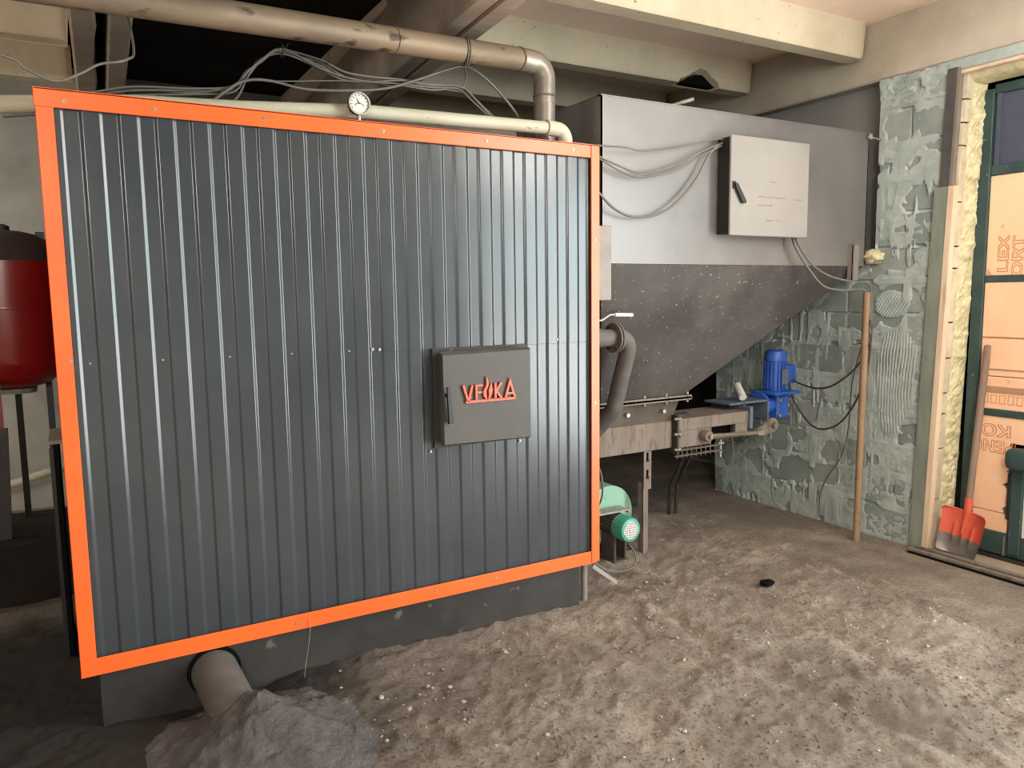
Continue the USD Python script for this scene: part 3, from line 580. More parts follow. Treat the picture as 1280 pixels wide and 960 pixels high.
# ------------------------------------------------------------------ ash heap, rubble
def mound():
    n, m = 70, 120; r = np.linspace(0, 1, n) ** 0.85; a = np.linspace(0, 2 * np.pi, m, endpoint=False); Rr, A = np.meshgrid(r, a, indexing='ij')
    R0 = 0.52 * (0.85 + 0.35 * noise(np.stack([np.cos(A) * 1.6 + 3, np.sin(A) * 1.6, 0 * A], -1), 4))
    cx, cy = 0.47, 2.56
    x = cx + Rr * R0 * np.cos(A) * 0.85; y = cy + Rr * R0 * np.sin(A) * np.where(np.sin(A) > 0, 0.72, 1.05)
    p = np.stack([x, y, 0 * x], -1); f = np.clip(1 - Rr, 0, 1)
    h = 0.165 * f ** 1.5 * (0.8 + 0.45 * fbm(p * 5, 4, 3)) + 0.018 * f ** 0.8 * (fbm(p * 13, 4, 6) - 0.5) + 0.005 * fbm(p * 40, 2, 8) * f ** 0.5
    ramp_in = bump(np.hypot(x - 0.46, y - 2.66), 0.11)
    h = h + 0.03 * ramp_in
    z = floor_h(x, y) - 0.012 + np.where(Rr > 0.985, -0.02, h)
    V = np.stack([x, y, z], -1); k = []
    for i in range(n - 1):
        for j in range(m): k.append((i * m + j, (i + 1) * m + j, (i + 1) * m + (j + 1) % m, i * m + (j + 1) % m))
    return (V.reshape(-1, 3), np.array(k))
single('ash_heap', mound(), M['ash'], 'dark grey ash heap under the sloping outlet pipe of the boiler', 'ash', smooth=True, kind='stuff')
ico = trimesh.creation.icosphere(1, 1.0); grit = trimesh.creation.icosphere(0, 1.0)
def scatter(n, centres, smin, smax, seed):
    rg = np.random.default_rng(seed); ms = []
    for i in range(n):
        cx, cy, sp = centres[rg.integers(len(centres))]; x, y = cx + rg.normal() * sp, cy + rg.normal() * sp
        if x > 4.05 or (y > 2.86 and x < 2.15) or y < 0.9: continue
        s = rg.uniform(smin, smax) * (1 if rg.random() < 0.85 else 1.8); m = ico.copy()
        m.vertices = m.vertices * (0.6 + 0.8 * noise(m.vertices * 1.7 + i * 3.1, 5))[:, None] * np.array([1, rg.uniform(0.6, 1.1), rg.uniform(0.45, 0.8)]) * s
        m.apply_translation((x, y, float(floor_h(np.array([x]), np.array([y]))[0]) + s * 0.15)); ms.append(m)
    return trimesh.util.concatenate(ms)
single('rubble', scatter(520, [(2.3, 2.6, 0.22), (1.6, 2.55, 0.3), (1.0, 2.6, 0.22), (2.3, 1.7, 0.45), (3.0, 2.4, 0.4), (1.2, 1.8, 0.4), (3.2, 1.9, 0.3), (2.6, 3.0, 0.25)], 0.0025, 0.0065, 5), M['rubble'], 'small grey crumbs of slag and mortar strewn over the dirt floor', 'rubble', smooth=40, kind='stuff')
def grit_mesh(n, seed):
    rg = np.random.default_rng(seed); x = rg.uniform(0.45, 3.6, n); y = 0.95 + 2.6 * rg.random(n) ** 0.9
    keep = ((y < 2.85) | (x > 2.2)) & (fbm(np.stack([x * 2.2, y * 2.2, 0 * x], -1), 3, 7) + 0.25 * rg.random(n) > 0.58); x, y = x[keep], y[keep]
    sz = rg.uniform(0.0022, 0.0062, len(x)); z = floor_h(x, y) + sz * 0.2
    V = grit.vertices[None] * (sz[:, None, None] * rg.uniform(0.55, 1.2, (len(x), 12, 3))) + np.stack([x, y, z], -1)[:, None]
    return (V.reshape(-1, 3), (grit.faces[None] + 12 * np.arange(len(x))[:, None, None]).reshape(-1, 3))
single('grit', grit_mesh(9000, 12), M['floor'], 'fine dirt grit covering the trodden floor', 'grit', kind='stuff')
cl = ico.subdivide(); cl.vertices = np.array([3.03, 2.66, 0.012]) + cl.vertices * np.array([0.045, 0.03, 0.018]) * (0.6 + 0.8 * fbm(cl.vertices * 2, 3, 2))[:, None]
single('dark_hollow_lump', cl, M['void'], 'added black lump standing for a dark hollow in the floor between hopper and camera', 'dark_patch', smooth=30)  # black lump put in for a dark hollow of the floor

# ------------------------------------------------------------------ hopper
h = thing('fuel_hopper', 'big grey steel fuel hopper with slanted funnel beside the boiler', 'hopper', (3.2, 3.75, 0.6))
HX0, HX1, HY0, HY1, HZ0, HZ1 = 2.225, 4.185, 3.0, 4.55, 1.65, 2.425
tk = 0.006
part(h, 'bin', [box(HX0, HX1, HY0, HY0 + tk, HZ0, HZ1), box(HX0, HX1, HY1 - tk, HY1, HZ0, HZ1), box(HX0, HX0 + tk, HY0, HY1, HZ0, HZ1), box(HX1 - tk, HX1, HY0, HY1, HZ0, HZ1), box(HX0 - 0.003, HX1 + 0.003, HY0 - 0.003, HY0 + 0.03, HZ1 - 0.006, HZ1), box(HX0 - 0.003, HX0 + 0.03, HY0, HY1, HZ1 - 0.006, HZ1)], M['bin'], label='smooth grey upper bin')
FB = (2.48, 3.06, 3.35, 3.66, 0.905)
part(h, 'funnel', hull([(HX0, HY0, HZ0), (HX1, HY0, HZ0), (HX0, HY1, HZ0), (HX1, HY1, HZ0), (FB[0], FB[2], FB[4]), (FB[1], FB[2], FB[4]), (FB[0], FB[3], FB[4]), (FB[1], FB[3], FB[4])]), M['funnel'], label='dusty slanted funnel with pale specks')
part(h, 'seam', box(HX0, HX1, HY0 - 0.002, HY0 + 0.004, HZ0 - 0.004, HZ0 + 0.004), M['bin'])
part(h, 'flange', [box(FB[0] - 0.05, FB[1] + 0.05, 3.315, 3.33, 0.885, 0.915, 0.003), box(FB[0] - 0.05, FB[1] + 0.05, 3.315, 3.70, 0.895, 0.905)], M['dust_steel'])
for x in (2.46, 2.62, 2.78, 2.94, 3.10): part(h, 'bolt', cyl((x, 3.345, 0.87), (x, 3.345, 0.93), 0.008, 8), M['bolt'])
part(h, 'cover_plate', box(2.185, 2.265, 2.972, 2.998, 1.47, 1.82, 0.003), M['grey_bar'], label='narrow grey cover plate')
part(h, 'pipe_stub', tube([(2.66, 3.14, 2.42), (2.80, 3.0, 2.466)], 0.010, 14), M['bolt'], smooth=40, label='short tube end poking over the rim')
part(h, 'stub_mouth', ring((2.802, 2.998, 2.4668), (0.14, -0.14, 0.046), 0.0065, 0.003, 12), M['void'])
part(h, 'tie_rod', [cyl((4.15, 2.985, 2.398), (4.262, 2.955, 2.382), 0.005, 8), cyl((4.175, 2.985, 2.385), (4.175, 2.985, 2.415), 0.012, 8)], M['bolt'])
part(h, 'corner_bar', [box(4.03, 4.085, 2.965, 2.975, 1.56, 1.77, 0.002), box(4.03, 4.036, 2.965, 3.0, 1.56, 1.77)], M['grey_bar'], label='grey angle bar at the lower corner')

# ------------------------------------------------------------------ feeder
f = thing('auger_feeder', 'dusty steel auger feeder trough on a punched leg under the hopper', 'feeder', (2.9, 3.5, 0))
part(f, 'trough', box(2.11, 3.0, 3.36, 3.64, 0.605, 0.765, 0.004), M['dust_steel'])
part(f, 'neck', hull([(2.49, 3.352, 0.895), (3.05, 3.352, 0.895), (2.49, 3.66, 0.895), (3.05, 3.66, 0.895), (2.53, 3.37, 0.765), (3.0, 3.37, 0.765), (2.53, 3.63, 0.765), (3.0, 3.63, 0.765)]), M['neck_steel'], label='dark brown steel neck')
for x in (2.66, 2.92): part(f, 'neck_bolt', cyl((x, 3.365, 0.83), (x, 3.335, 0.83), 0.012, 8), M['bolt'])
part(f, 'end_plate', box(3.0, 3.016, 3.315, 3.68, 0.57, 0.80, 0.002), M['black_steel'])
for z in (0.60, 0.69, 0.78): part(f, 'plate_bolt', cyl((2.985, 3.322, z), (3.03, 3.322, z), 0.008, 8), M['bolt'])
part(f, 'channel', [box(3.016, 3.60, 3.345, 3.62, 0.755, 0.772, 0.002), box(3.016, 3.60, 3.345, 3.36, 0.70, 0.76, 0.003), box(3.016, 3.30, 3.35, 3.364, 0.60, 0.70), box(3.50, 3.60, 3.35, 3.364, 0.62, 0.70), box(3.016, 3.60, 3.44, 3.62, 0.60, 0.75)], M['dust_steel'], label='dusty drive channel')
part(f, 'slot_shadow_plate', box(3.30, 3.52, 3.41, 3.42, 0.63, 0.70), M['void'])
part(f, 'channel_flange', [box(3.60, 3.625, 3.325, 3.66, 0.665, 0.80, 0.003)], M['blue_grey'], label='blue-grey end flange')
part(f, 'drive_rod', [cyl((3.22, 3.325, 0.655), (3.69, 3.325, 0.630), 0.0135, 12)], M['grey_pipe'], smooth=40)
part(f, 'hub', lathe([(0.001, 0), (0.012, 0), (0.014, 0.006), (0.030, 0.006), (0.034, 0.012), (0.034, 0.05), (0.001, 0.05)], (3.235, 3.29, 0.658), (0, 1, 0), 24), M['dust_steel'], smooth=40)
part(f, 'hub_nut', lathe([(0.001, -0.012), (0.012, -0.012), (0.013, 0.002), (0.001, 0.002)], (3.235, 3.29, 0.658), (0, 1, 0), 6), M['bolt'])
part(f, 'side_bolt', cyl((3.045, 3.35, 0.683), (3.045, 3.325, 0.683), 0.016, 10), M['dust_steel'])
part(f, 'lower_rail', [box(3.0, 3.37, 3.33, 3.345, 0.552, 0.562), box(3.03, 3.36, 3.33, 3.345, 0.585, 0.595)] + [cyl((x, 3.337, 0.54), (x, 3.337, 0.605), 0.0045, 6) for x in np.linspace(3.02, 3.355, 10)], M['neck_steel'], label='dark bolted bottom rail')
part(f, 'rail_bolt', [cyl((3.365, 3.337, 0.515), (3.365, 3.337, 0.62), 0.007, 8), cyl((3.345, 3.337, 0.597), (3.39, 3.337, 0.597), 0.007, 8)], M['bolt'])
part(f, 'crank_arm', [hull([(3.70 + 0.026 * math.cos(a), y, 0.632 + 0.026 * math.sin(a)) for a in np.linspace(0, 6.283, 14) for y in (3.335, 3.355)] + [(3.815 + 0.046 * math.cos(a), y, 0.665 + 0.046 * math.sin(a)) for a in np.linspace(0, 6.283, 18) for y in (3.335, 3.355)]), cyl((3.815, 3.36, 0.665), (3.815, 3.31, 0.665), 0.02, 14)], M['dust_steel'], label='dusty crank arm')
part(f, 'rod_clevis', box(3.66, 3.71, 3.308, 3.335, 0.615, 0.648, 0.004), M['bolt'])
part(f, 'leg', [box(2.795, 2.838, 3.375, 3.381, -0.02, 0.42, 0.001), box(2.795, 2.801, 3.375, 3.415, -0.02, 0.42), box(2.80, 2.855, 3.369, 3.375, 0.38, 0.61, 0.001)], M['dust_steel'], label='angle steel leg with slotted bracket')
for z in (0.45, 0.55): part(f, 'leg_slot', box(2.818, 2.832, 3.3675, 3.371, z, z + 0.045), M['void'])
for z in (0.445, 0.545): part(f, 'leg_bolt', cyl((2.825, 3.372, z + 0.006), (2.825, 3.358, z + 0.006), 0.008, 8), M['black'])
for x, y in ((2.44, 3.6), (2.56, 3.62)): part(f, 'leg', box(x, x + 0.025, y, y + 0.006, -0.02, 0.61), M['black_steel'])
for x in (3.47, 3.53): part(f, 'leg', tube([(x - 0.02, 3.64, 0.62), (x, 3.9, 0.2), (x + 0.01, 3.92, -0.02)], 0.012, 8), M['black_steel'], smooth=40)
part(f, 'lid_bar', box(3.03, 3.22, 3.47, 3.49, 0.772, 0.78), M['black_steel'])

# gearmotor
g = thing('gearmotor', 'bright blue finned gearmotor standing upright at the end of the feeder', 'motor', (4.0, 3.5, 0.67))
mc = np.array([4.01, 3.5])
def fins():
    ms = [cyl((mc[0], mc[1], 0.855), (mc[0], mc[1], 1.055), 0.062, 24)]
    for k in range(18):
        a = k * 2 * math.pi / 18; e = np.array([math.cos(a), math.sin(a)]); n = np.array([-e[1], e[0]])
        ms.append(hull([(*(mc + e * r + n * s), z) for r in (0.055, 0.076) for s in (-0.0035, 0.0035) for z in (0.868, 1.045)]))
    return ms
part(g, 'motor_body', fins(), M['blue'], smooth=40)
part(g, 'fan_cap', lathe([(0.001, 1.125), (0.05, 1.122), (0.068, 1.108), (0.070, 1.052), (0.064, 1.05)][::-1], (mc[0], mc[1], 0), sides=28), M['blue'], smooth=50)
part(g, 'terminal_box', box(4.085, 4.16, 3.455, 3.545, 0.90, 1.02, 0.008), M['blue'])
part(g, 'terminal_ribs', [box(4.088, 4.157, 3.451, 3.456, z, z + 0.008) for z in (0.915, 0.935, 0.955, 0.975, 0.995)], M['blue'])
part(g, 'motor_flange', box(3.895, 4.13, 3.39, 3.61, 0.836, 0.856, 0.006), M['blue'])
part(g, 'gearbox', [box(3.965, 4.075, 3.43, 3.57, 0.672, 0.838, 0.014)], M['blue'])
for x in (3.975, 4.062):
    for z in (0.70, 0.80): part(g, 'gearbox_bolt', cyl((x, 3.432, z), (x, 3.418, z), 0.011, 8), M['bolt'])
part(g, 'nameplate', box(3.985, 4.045, 3.421, 3.425, 0.90, 1.0, 0.001), M['blue_grey'])
part(g, 'output_flange', lathe([(0.001, 0), (0.088, 0), (0.088, 0.02), (0.06, 0.03), (0.05, 0.115), (0.001, 0.115)], (3.855, 3.5, 0.765), (1, 0, 0), 28), M['blue'], smooth=40)
part(g, 'bracket', [box(3.50, 3.845, 3.40, 3.62, 0.806, 0.818, 0.002), box(3.833, 3.845, 3.40, 3.62, 0.69, 0.818), box(3.62, 3.632, 3.40, 3.62, 0.76, 0.818)], M['blue_grey'], label='blue-grey bracket')
gt = single('tube_offcut', tube([(3.655, 3.44, 0.842), (3.705, 3.54, 0.905)], 0.024, 18), M['tile_white'], 'short pale tube lying on the bracket beside the blue gearmotor', 'tube', smooth=40)

# ------------------------------------------------------------------ blower
bl = thing('blower', 'teal centrifugal blower with round grille on the floor beside the boiler', 'blower', (2.6, 3.4, 0))
bc = (2.612, 0.205)
th = np.linspace(0, 2 * np.pi, 48, endpoint=False)
sp = [(bc[0] + (0.165 + 0.03 * math.cos(a - 0.6)) * math.cos(a), bc[1] + 0.015 + (0.165 + 0.03 * math.cos(a - 0.6)) * math.sin(a)) for a in th]
part(bl, 'scroll_housing', hull([(x, y, max(z, 0.015)) for x, z in sp for y in (3.48, 3.62)]), M['teal_pale'], smooth=40, label='pale teal scroll housing')
part(bl, 'motor_body', [cyl((bc[0], 3.49, bc[1]), (bc[0], 3.30, bc[1]), 0.060, 28)] + [hull([(bc[0] + r * math.cos(a) - s * math.sin(a), y, bc[1] + r * math.sin(a) + s * math.cos(a)) for r in (0.055, 0.069) for s in (-0.003, 0.003) for y in (3.33, 3.46)]) for a in np.linspace(0, 2 * np.pi, 22, endpoint=False)], M['neck_steel'], smooth=40)
part(bl, 'fan_cowl', lathe([(0.07, 0.09), (0.072, 0.02), (0.064, 0.0), (0.050, -0.004), (0.050, 0.004), (0.064, 0.02), (0.066, 0.09)], (bc[0], 3.25, bc[1]), (0, 1, 0), 32), M['teal'], smooth=40, label='teal fan cowl')
part(bl, 'grille_back', ring((bc[0], 3.262, bc[1]), (0, 1, 0), 0.055, 0.004, 24), M['void'])
gr = []
for q in np.linspace(-0.045, 0.045, 8):
    e = math.sqrt(max(0.0515 ** 2 - q * q, 0)); gr += [box(bc[0] + q - 0.0022, bc[0] + q + 0.0022, 3.248, 3.252, bc[1] - e, bc[1] + e), box(bc[0] - e, bc[0] + e, 3.2475, 3.2515, bc[1] + q - 0.0022, bc[1] + q + 0.0022)]
gr.append(ring((bc[0], 3.247, bc[1]), (0, 1, 0), 0.009, 0.006, 12))
part(bl, 'grille', gr, M['white'], label='pale square-mesh grille')
part(bl, 'mount_plate', [box(2.44, 2.70, 3.37 + k * 0.035, 3.39 + k * 0.035, 0.275, 0.285) for k in range(3)] + [box(2.44, 2.46, 3.36, 3.48, 0.268, 0.278), box(2.68, 2.70, 3.36, 3.48, 0.268, 0.278)], M['bolt'], label='slotted grey mounting plate')
part(bl, 'foot', [box(2.56, 2.66, 3.33, 3.47, 0.0, 0.012), box(2.565, 2.58, 3.34, 3.46, 0.0, 0.155), box(2.64, 2.655, 3.34, 3.46, 0.0, 0.155)], M['neck_steel'])
part(bl, 'base', box(2.47, 2.78, 3.45, 3.58, -0.01, 0.03, 0.004), M['black_steel'])

# ------------------------------------------------------------------ air pipe with flange and valve lever
a = thing('air_pipe', 'grey elbowed pipe with bolted flange running from boiler side to feeder trough', 'pipe', (2.3, 3.15, 0.7))
part(a, 'pipe', tube(bent([(2.10, 3.05, 1.287), (2.445, 3.05, 1.283), (2.455, 3.20, 0.90), (2.40, 3.37, 0.71)], 0.085, 8), 0.043, 20), M['air_pipe'], smooth=40)
part(a, 'socket', ring((2.20, 3.05, 1.286), (1, 0, 0), 0.0475, 0.13, 24), M['air_pipe'], smooth=40)
for x in (2.335, 2.352): part(a, 'flange', ring((x, 3.05, 1.284), (1, 0, 0.0), 0.074, 0.010, 28), M['air_pipe'], smooth=40)
for k in range(6): part(a, 'flange_bolt', cyl((2.322, 3.05 + 0.058 * math.cos(k * 1.047), 1.284 + 0.058 * math.sin(k * 1.047)), (2.366, 3.05 + 0.058 * math.cos(k * 1.047), 1.284 + 0.058 * math.sin(k * 1.047)), 0.006, 8), M['black_steel'])
part(a, 'valve_stem', cyl((2.235, 3.05, 1.31), (2.235, 3.05, 1.375), 0.008, 10), M['bolt'])
lv = part(a, 'valve_lever', tube(bent([(2.22, 3.05, 1.372), (2.265, 3.05, 1.372), (2.315, 3.05, 1.398), (2.36, 3.05, 1.398)], 0.02), 0.0055, 10), M['bolt'])
part(lv, 'lever_grip', tube([(2.345, 3.05, 1.398), (2.455, 3.05, 1.394)], 0.009, 12), M['white'], label='pale lever grip')

# ------------------------------------------------------------------ control cabinet on the hopper
c = thing('control_cabinet', 'pale grey wall cabinet with pencil notes mounted on the hopper front', 'cabinet', (3.25, 2.95, 1.79))
part(c, 'body', box(2.968, 3.53, 2.915, 2.999, 1.80, 2.285, 0.003), M['black'], label='dark cabinet body')
cd = part(c, 'door', box(2.96, 3.545, 2.898, 2.914, 1.79, 2.292, 0.004), M['cabinet'])
part(cd, 'latch', [box(2.972, 2.99, 2.888, 2.899, 2.025, 2.06, 0.002), hull([(2.978 + dx, 2.884 + dy, 2.05 + dz) for dx in (0, 0.014) for dy in (-0.006, 0.006) for dz in (0, -0.016)] + [(3.03 + dx, 2.884 + dy, 1.965 + dz) for dx in (0, 0.022) for dy in (-0.007, 0.007) for dz in (0, -0.012)])], M['black'], label='black swing latch')
def scribble(x0, x1, z, seed, amp=0.004):
    rg = np.random.default_rng(seed); n = int((x1 - x0) / 0.004); xs = np.linspace(x0, x1, n)
    return tube(np.c_[xs, np.full(n, 2.8975), z + amp * rg.uniform(-1, 1, n) + 0.004 * (xs - x0)], 0.0008, 4)
for q in ((3.16, 3.36, 1.992, 1, 0.004), (3.43, 3.50, 1.990, 2, 0.004), (3.16, 3.27, 1.950, 3, 0.006), (3.22, 3.28, 1.872, 4, 0.006), (3.29, 3.32, 1.878, 5, 0.006), (3.24, 3.29, 2.072, 6, 0.003)):
    part(cd, 'pencil_note', scribble(*q), M['scribble'], label='faint pencil scribble')

# ------------------------------------------------------------------ pipes at the top
p = thing('flow_pipe', 'thick brown steel pipe under the ceiling that bends down into the boiler', 'pipe', (1.0, 3.4, 2.2))
part(p, 'straight_run', tube(bent([(-2.9, 2.88, 2.44), (0.52, 2.96, 2.494), (1.821, 3.182, 2.582), (1.90, 3.196, 2.587)], 0.5), 0.0515, 24), M['rust_steel'], smooth=40)
part(p, 'elbow', tube(bent([(1.895, 3.195, 2.587), (2.039, 3.2, 2.584), (2.038, 3.2, 2.40)], 0.135, 12), 0.0522, 24), M['grey_pipe'], smooth=40, label='grey elbow')
part(p, 'riser', tube([(2.038, 3.2, 2.42), (2.035, 3.2, 2.05)], 0.051, 24), M['grey_pipe'], smooth=40, label='grey riser')
part(p, 'weld_bead', ring((1.897, 3.195, 2.587), (1.3, 0.2, 0.08), 0.0545, 0.011, 24), M['rust_steel'], smooth=True)
part(p, 'weld_bead', ring((2.038, 3.2, 2.435), (0, 0, 1), 0.0545, 0.009, 24), M['grey_pipe'], smooth=True)
part(p, 'weld_bead', ring((1.236, 3.082, 2.542), (1.3, 0.22, 0.088), 0.0527, 0.005, 24), M['rust_steel'], smooth=True)

p = thing('return_pipe', 'cream painted pipe along the orange top edge of the boiler', 'pipe', (1.0, 3.05, 2.17))
part(p, 'straight_run', tube([(-1.5, 3.05, 2.12), (-0.14, 3.05, 2.135), (0.249, 3.05, 2.180), (0.609, 3.05, 2.200), (1.104, 3.05, 2.238), (1.965, 3.05, 2.256)], 0.0285, 18), M['white_pipe'], smooth=40)
part(p, 'elbow', tube(bent([(1.955, 3.05, 2.256), (2.055, 3.05, 2.254), (2.055, 3.05, 2.10)], 0.055, 8), 0.034, 18), M['white_pipe'], smooth=40)
part(p, 'socket_ring', ring((1.957, 3.05, 2.256), (1, 0, 0), 0.036, 0.012, 20), M['white_pipe'], smooth=40)

q = thing('thermometer', 'round dial thermometer on the cream pipe above the orange trim', 'thermometer', (1.045, 3.0, 2.2))
part(q, 'case', lathe([(0.001, 0.024), (0.040, 0.024), (0.0435, 0.018), (0.0435, 0.0), (0.038, 0.0), (0.038, 0.005)], (1.043, 2.972, 2.248), (0, 1, 0), 32), M['black_steel'], smooth=40)
part(q, 'bezel', lathe([(0.038, 0.004), (0.038, -0.002), (0.044, -0.002), (0.0445, 0.004)], (1.043, 2.972, 2.248), (0, 1, 0), 32), M['bolt'], smooth=40)
part(q, 'dial', ring((1.043, 2.9775, 2.248), (0, 1, 0), 0.038, 0.003, 28), M['tile_white'])
part(q, 'pointer', [hull([(1.043 - 0.0015, 2.974, 2.246), (1.046, 2.974, 2.248), (1.0285, 2.974, 2.272), (1.043, 2.9735, 2.249)])], M['black'])
part(q, 'tick', [box(-0.001, 0.001, -0.0006, 0.0006, 0.029, 0.036).apply_transform(trimesh.transformations.rotation_matrix(aa, (0, 1, 0))).apply_translation((1.043, 2.9755, 2.248)) for aa in np.radians(np.arange(-120, 121, 24))] + [tube([(1.043 + 0.018 * math.sin(aa), 2.9757, 2.238 - 0.0 + 0.012 * math.cos(aa)) for aa in np.linspace(-1.4, 1.4, 10)], 0.0012, 4)], M['black'])
part(q, 'stem', cyl((1.043, 2.985, 2.21), (1.043, 2.985, 2.165), 0.008, 10), M['bolt'])
part(q, 'well', cyl((1.043, 2.985, 2.228), (1.043, 3.03, 2.228), 0.010, 10), M['bolt'])

# ------------------------------------------------------------------ cables
cb = thing('cable_bundle', 'bundle of grey cables tied to the thick pipe above the boiler', 'cables', (1.2, 3.3, 2.3))
main = [(-0.15, 3.3, 2.20), (0.10, 3.3, 2.25), (0.271, 3.3, 2.288), (0.483, 3.3, 2.312), (0.632, 3.3, 2.335), (0.69, 3.3, 2.40), (0.747, 3.3, 2.465), (0.812, 3.3, 2.508), (0.877, 3.3, 2.508), (0.991, 3.3, 2.479), (1.093, 3.3, 2.447), (1.2, 3.3, 2.443), (1.347, 3.3, 2.451), (1.502, 3.3, 2.453), (1.642, 3.3, 2.463), (1.72, 3.3, 2.42), (1.83, 3.3, 2.32), (1.93, 3.32, 2.22)]
rg = np.random.default_rng(3)
for k in range(5):
    pts = np.array(main); e = rg.uniform(-1, 1, pts.shape) * np.array([0.006, 0.016, 0.011]); e[[7, 14]] *= 0.4
    pts = pts + e + np.array([0, 0.004 * k, -0.007 * k * 0.6])
    if k == 3: pts = pts[:13]
    if k == 4: pts[:5, 2] -= 0.03
    pts[-1] += np.array([0.02 * (k - 2), 0.02 * k, 0])
    part(cb, 'cable', tube(curve(pts, 7), 0.0048, 7), M['cable'], smooth=True)
part(cb, 'cable', tube(curve([(0.52, 3.28, 2.24), (0.60, 3.28, 2.31), (0.664, 3.28, 2.355), (0.726, 3.28, 2.372), (0.80, 3.28, 2.372), (0.919, 3.28, 2.358), (1.091, 3.28, 2.372), (1.271, 3.28, 2.402), (1.424, 3.28, 2.458), (1.583, 3.28, 2.525), (1.665, 3.28, 2.545), (1.747, 3.28, 2.515), (1.85, 3.28, 2.44), (1.96, 3.3, 2.34), (2.09, 3.4, 2.20)], 7), 0.0065, 8), M['cable'], smooth=True)
part(cb, 'cable', tube(curve([(0.70, 3.31, 2.375), (0.85, 3.31, 2.388), (1.1, 3.31, 2.42), (1.3, 3.31, 2.43), (1.45, 3.31, 2.45), (1.64, 3.3, 2.46)], 7), 0.003, 6), M['cable'], smooth=True)
def loop(c, r1, r2, tw, n=16): return [np.array(c) + np.array([r1 * 0.25 * math.cos(t_), r1 * math.cos(t_), r2 * math.sin(t_)]) for t_ in np.linspace(0, 2 * np.pi, n)]
part(cb, 'tie_wire', [tube(loop((1.596, 3.143, 2.565), 0.056, 0.057, 0), 0.004, 6), tube(loop((1.608, 3.145, 2.566), 0.056, 0.058, 0), 0.004, 6), tube(curve([(1.598, 3.15, 2.506), (1.665, 3.3, 2.55), (1.675, 3.3, 2.50), (1.655, 3.3, 2.455), (1.63, 3.3, 2.465)]), 0.004, 6)], M['cable'], label='twisted tie wire round the pipe')
part(cb, 'tie_wire', [tube(curve([(0.80, 3.06, 2.46), (0.81, 3.15, 2.47), (0.835, 3.29, 2.53), (0.838, 3.3, 2.50), (0.83, 3.31, 2.48)]), 0.002, 5), tube(loop((0.84, 3.3, 2.50), 0.02, 0.022, 0), 0.002, 5)], M['dark_cable'])
part(cb, 'tie_wire', tube(curve([(0.96, 3.07, 2.46), (1.0, 3.2, 2.46), (1.015, 3.29, 2.475)]), 0.002, 5), M['dark_cable'])
single('loose_wire', tube(curve([(-0.5, 2.8, 2.30), (-0.117, 2.8, 2.226), (-0.059, 2.8, 2.195), (0.017, 2.8, 2.167), (0.087, 2.8, 2.197), (0.144, 2.8, 2.233), (0.222, 2.82, 2.262), (0.26, 3.0, 2.36), (0.262, 3.4, 2.70)], 8), 0.0042, 7), M['cable'], 'thin pale wire sagging over the left top corner of the boiler', 'wire', smooth=True)
for lab, pts, r in (('upper cable from boiler corner to control cabinet', [(2.06, 2.99, 2.19), (2.134, 2.95, 2.178), (2.30, 2.92, 2.176), (2.45, 2.955, 2.178), (2.74, 2.96, 2.232), (2.90, 2.96, 2.272), (2.975, 2.965, 2.275)], 0.0042),
                    ('middle sagging cable from boiler corner to control cabinet', [(2.06, 2.99, 2.16), (2.14, 2.95, 2.138), (2.30, 2.94, 2.09), (2.42, 2.955, 2.075), (2.64, 2.96, 2.122), (2.82, 2.96, 2.205), (2.975, 2.965, 2.262)], 0.0052),
                    ('second sagging cable just above the lowest one to control cabinet', [(2.08, 2.99, 2.15), (2.16, 2.955, 2.128), (2.32, 2.95, 2.065), (2.45, 2.962, 2.058), (2.66, 2.965, 2.105), (2.83, 2.965, 2.19), (2.975, 2.97, 2.25)], 0.0048),
                    ('lowest looping cable from boiler side to control cabinet', [(2.10, 2.99, 2.01), (2.16, 2.95, 1.975), (2.25, 2.95, 1.905), (2.36, 2.955, 1.868), (2.50, 2.96, 1.875), (2.64, 2.96, 1.935), (2.78, 2.965, 2.06), (2.88, 2.965, 2.20), (2.97, 2.972, 2.262)], 0.006)):
    single('cabinet_cable', tube(curve(pts, 8), r, 8), M['cable'], lab, 'cable', smooth=True)
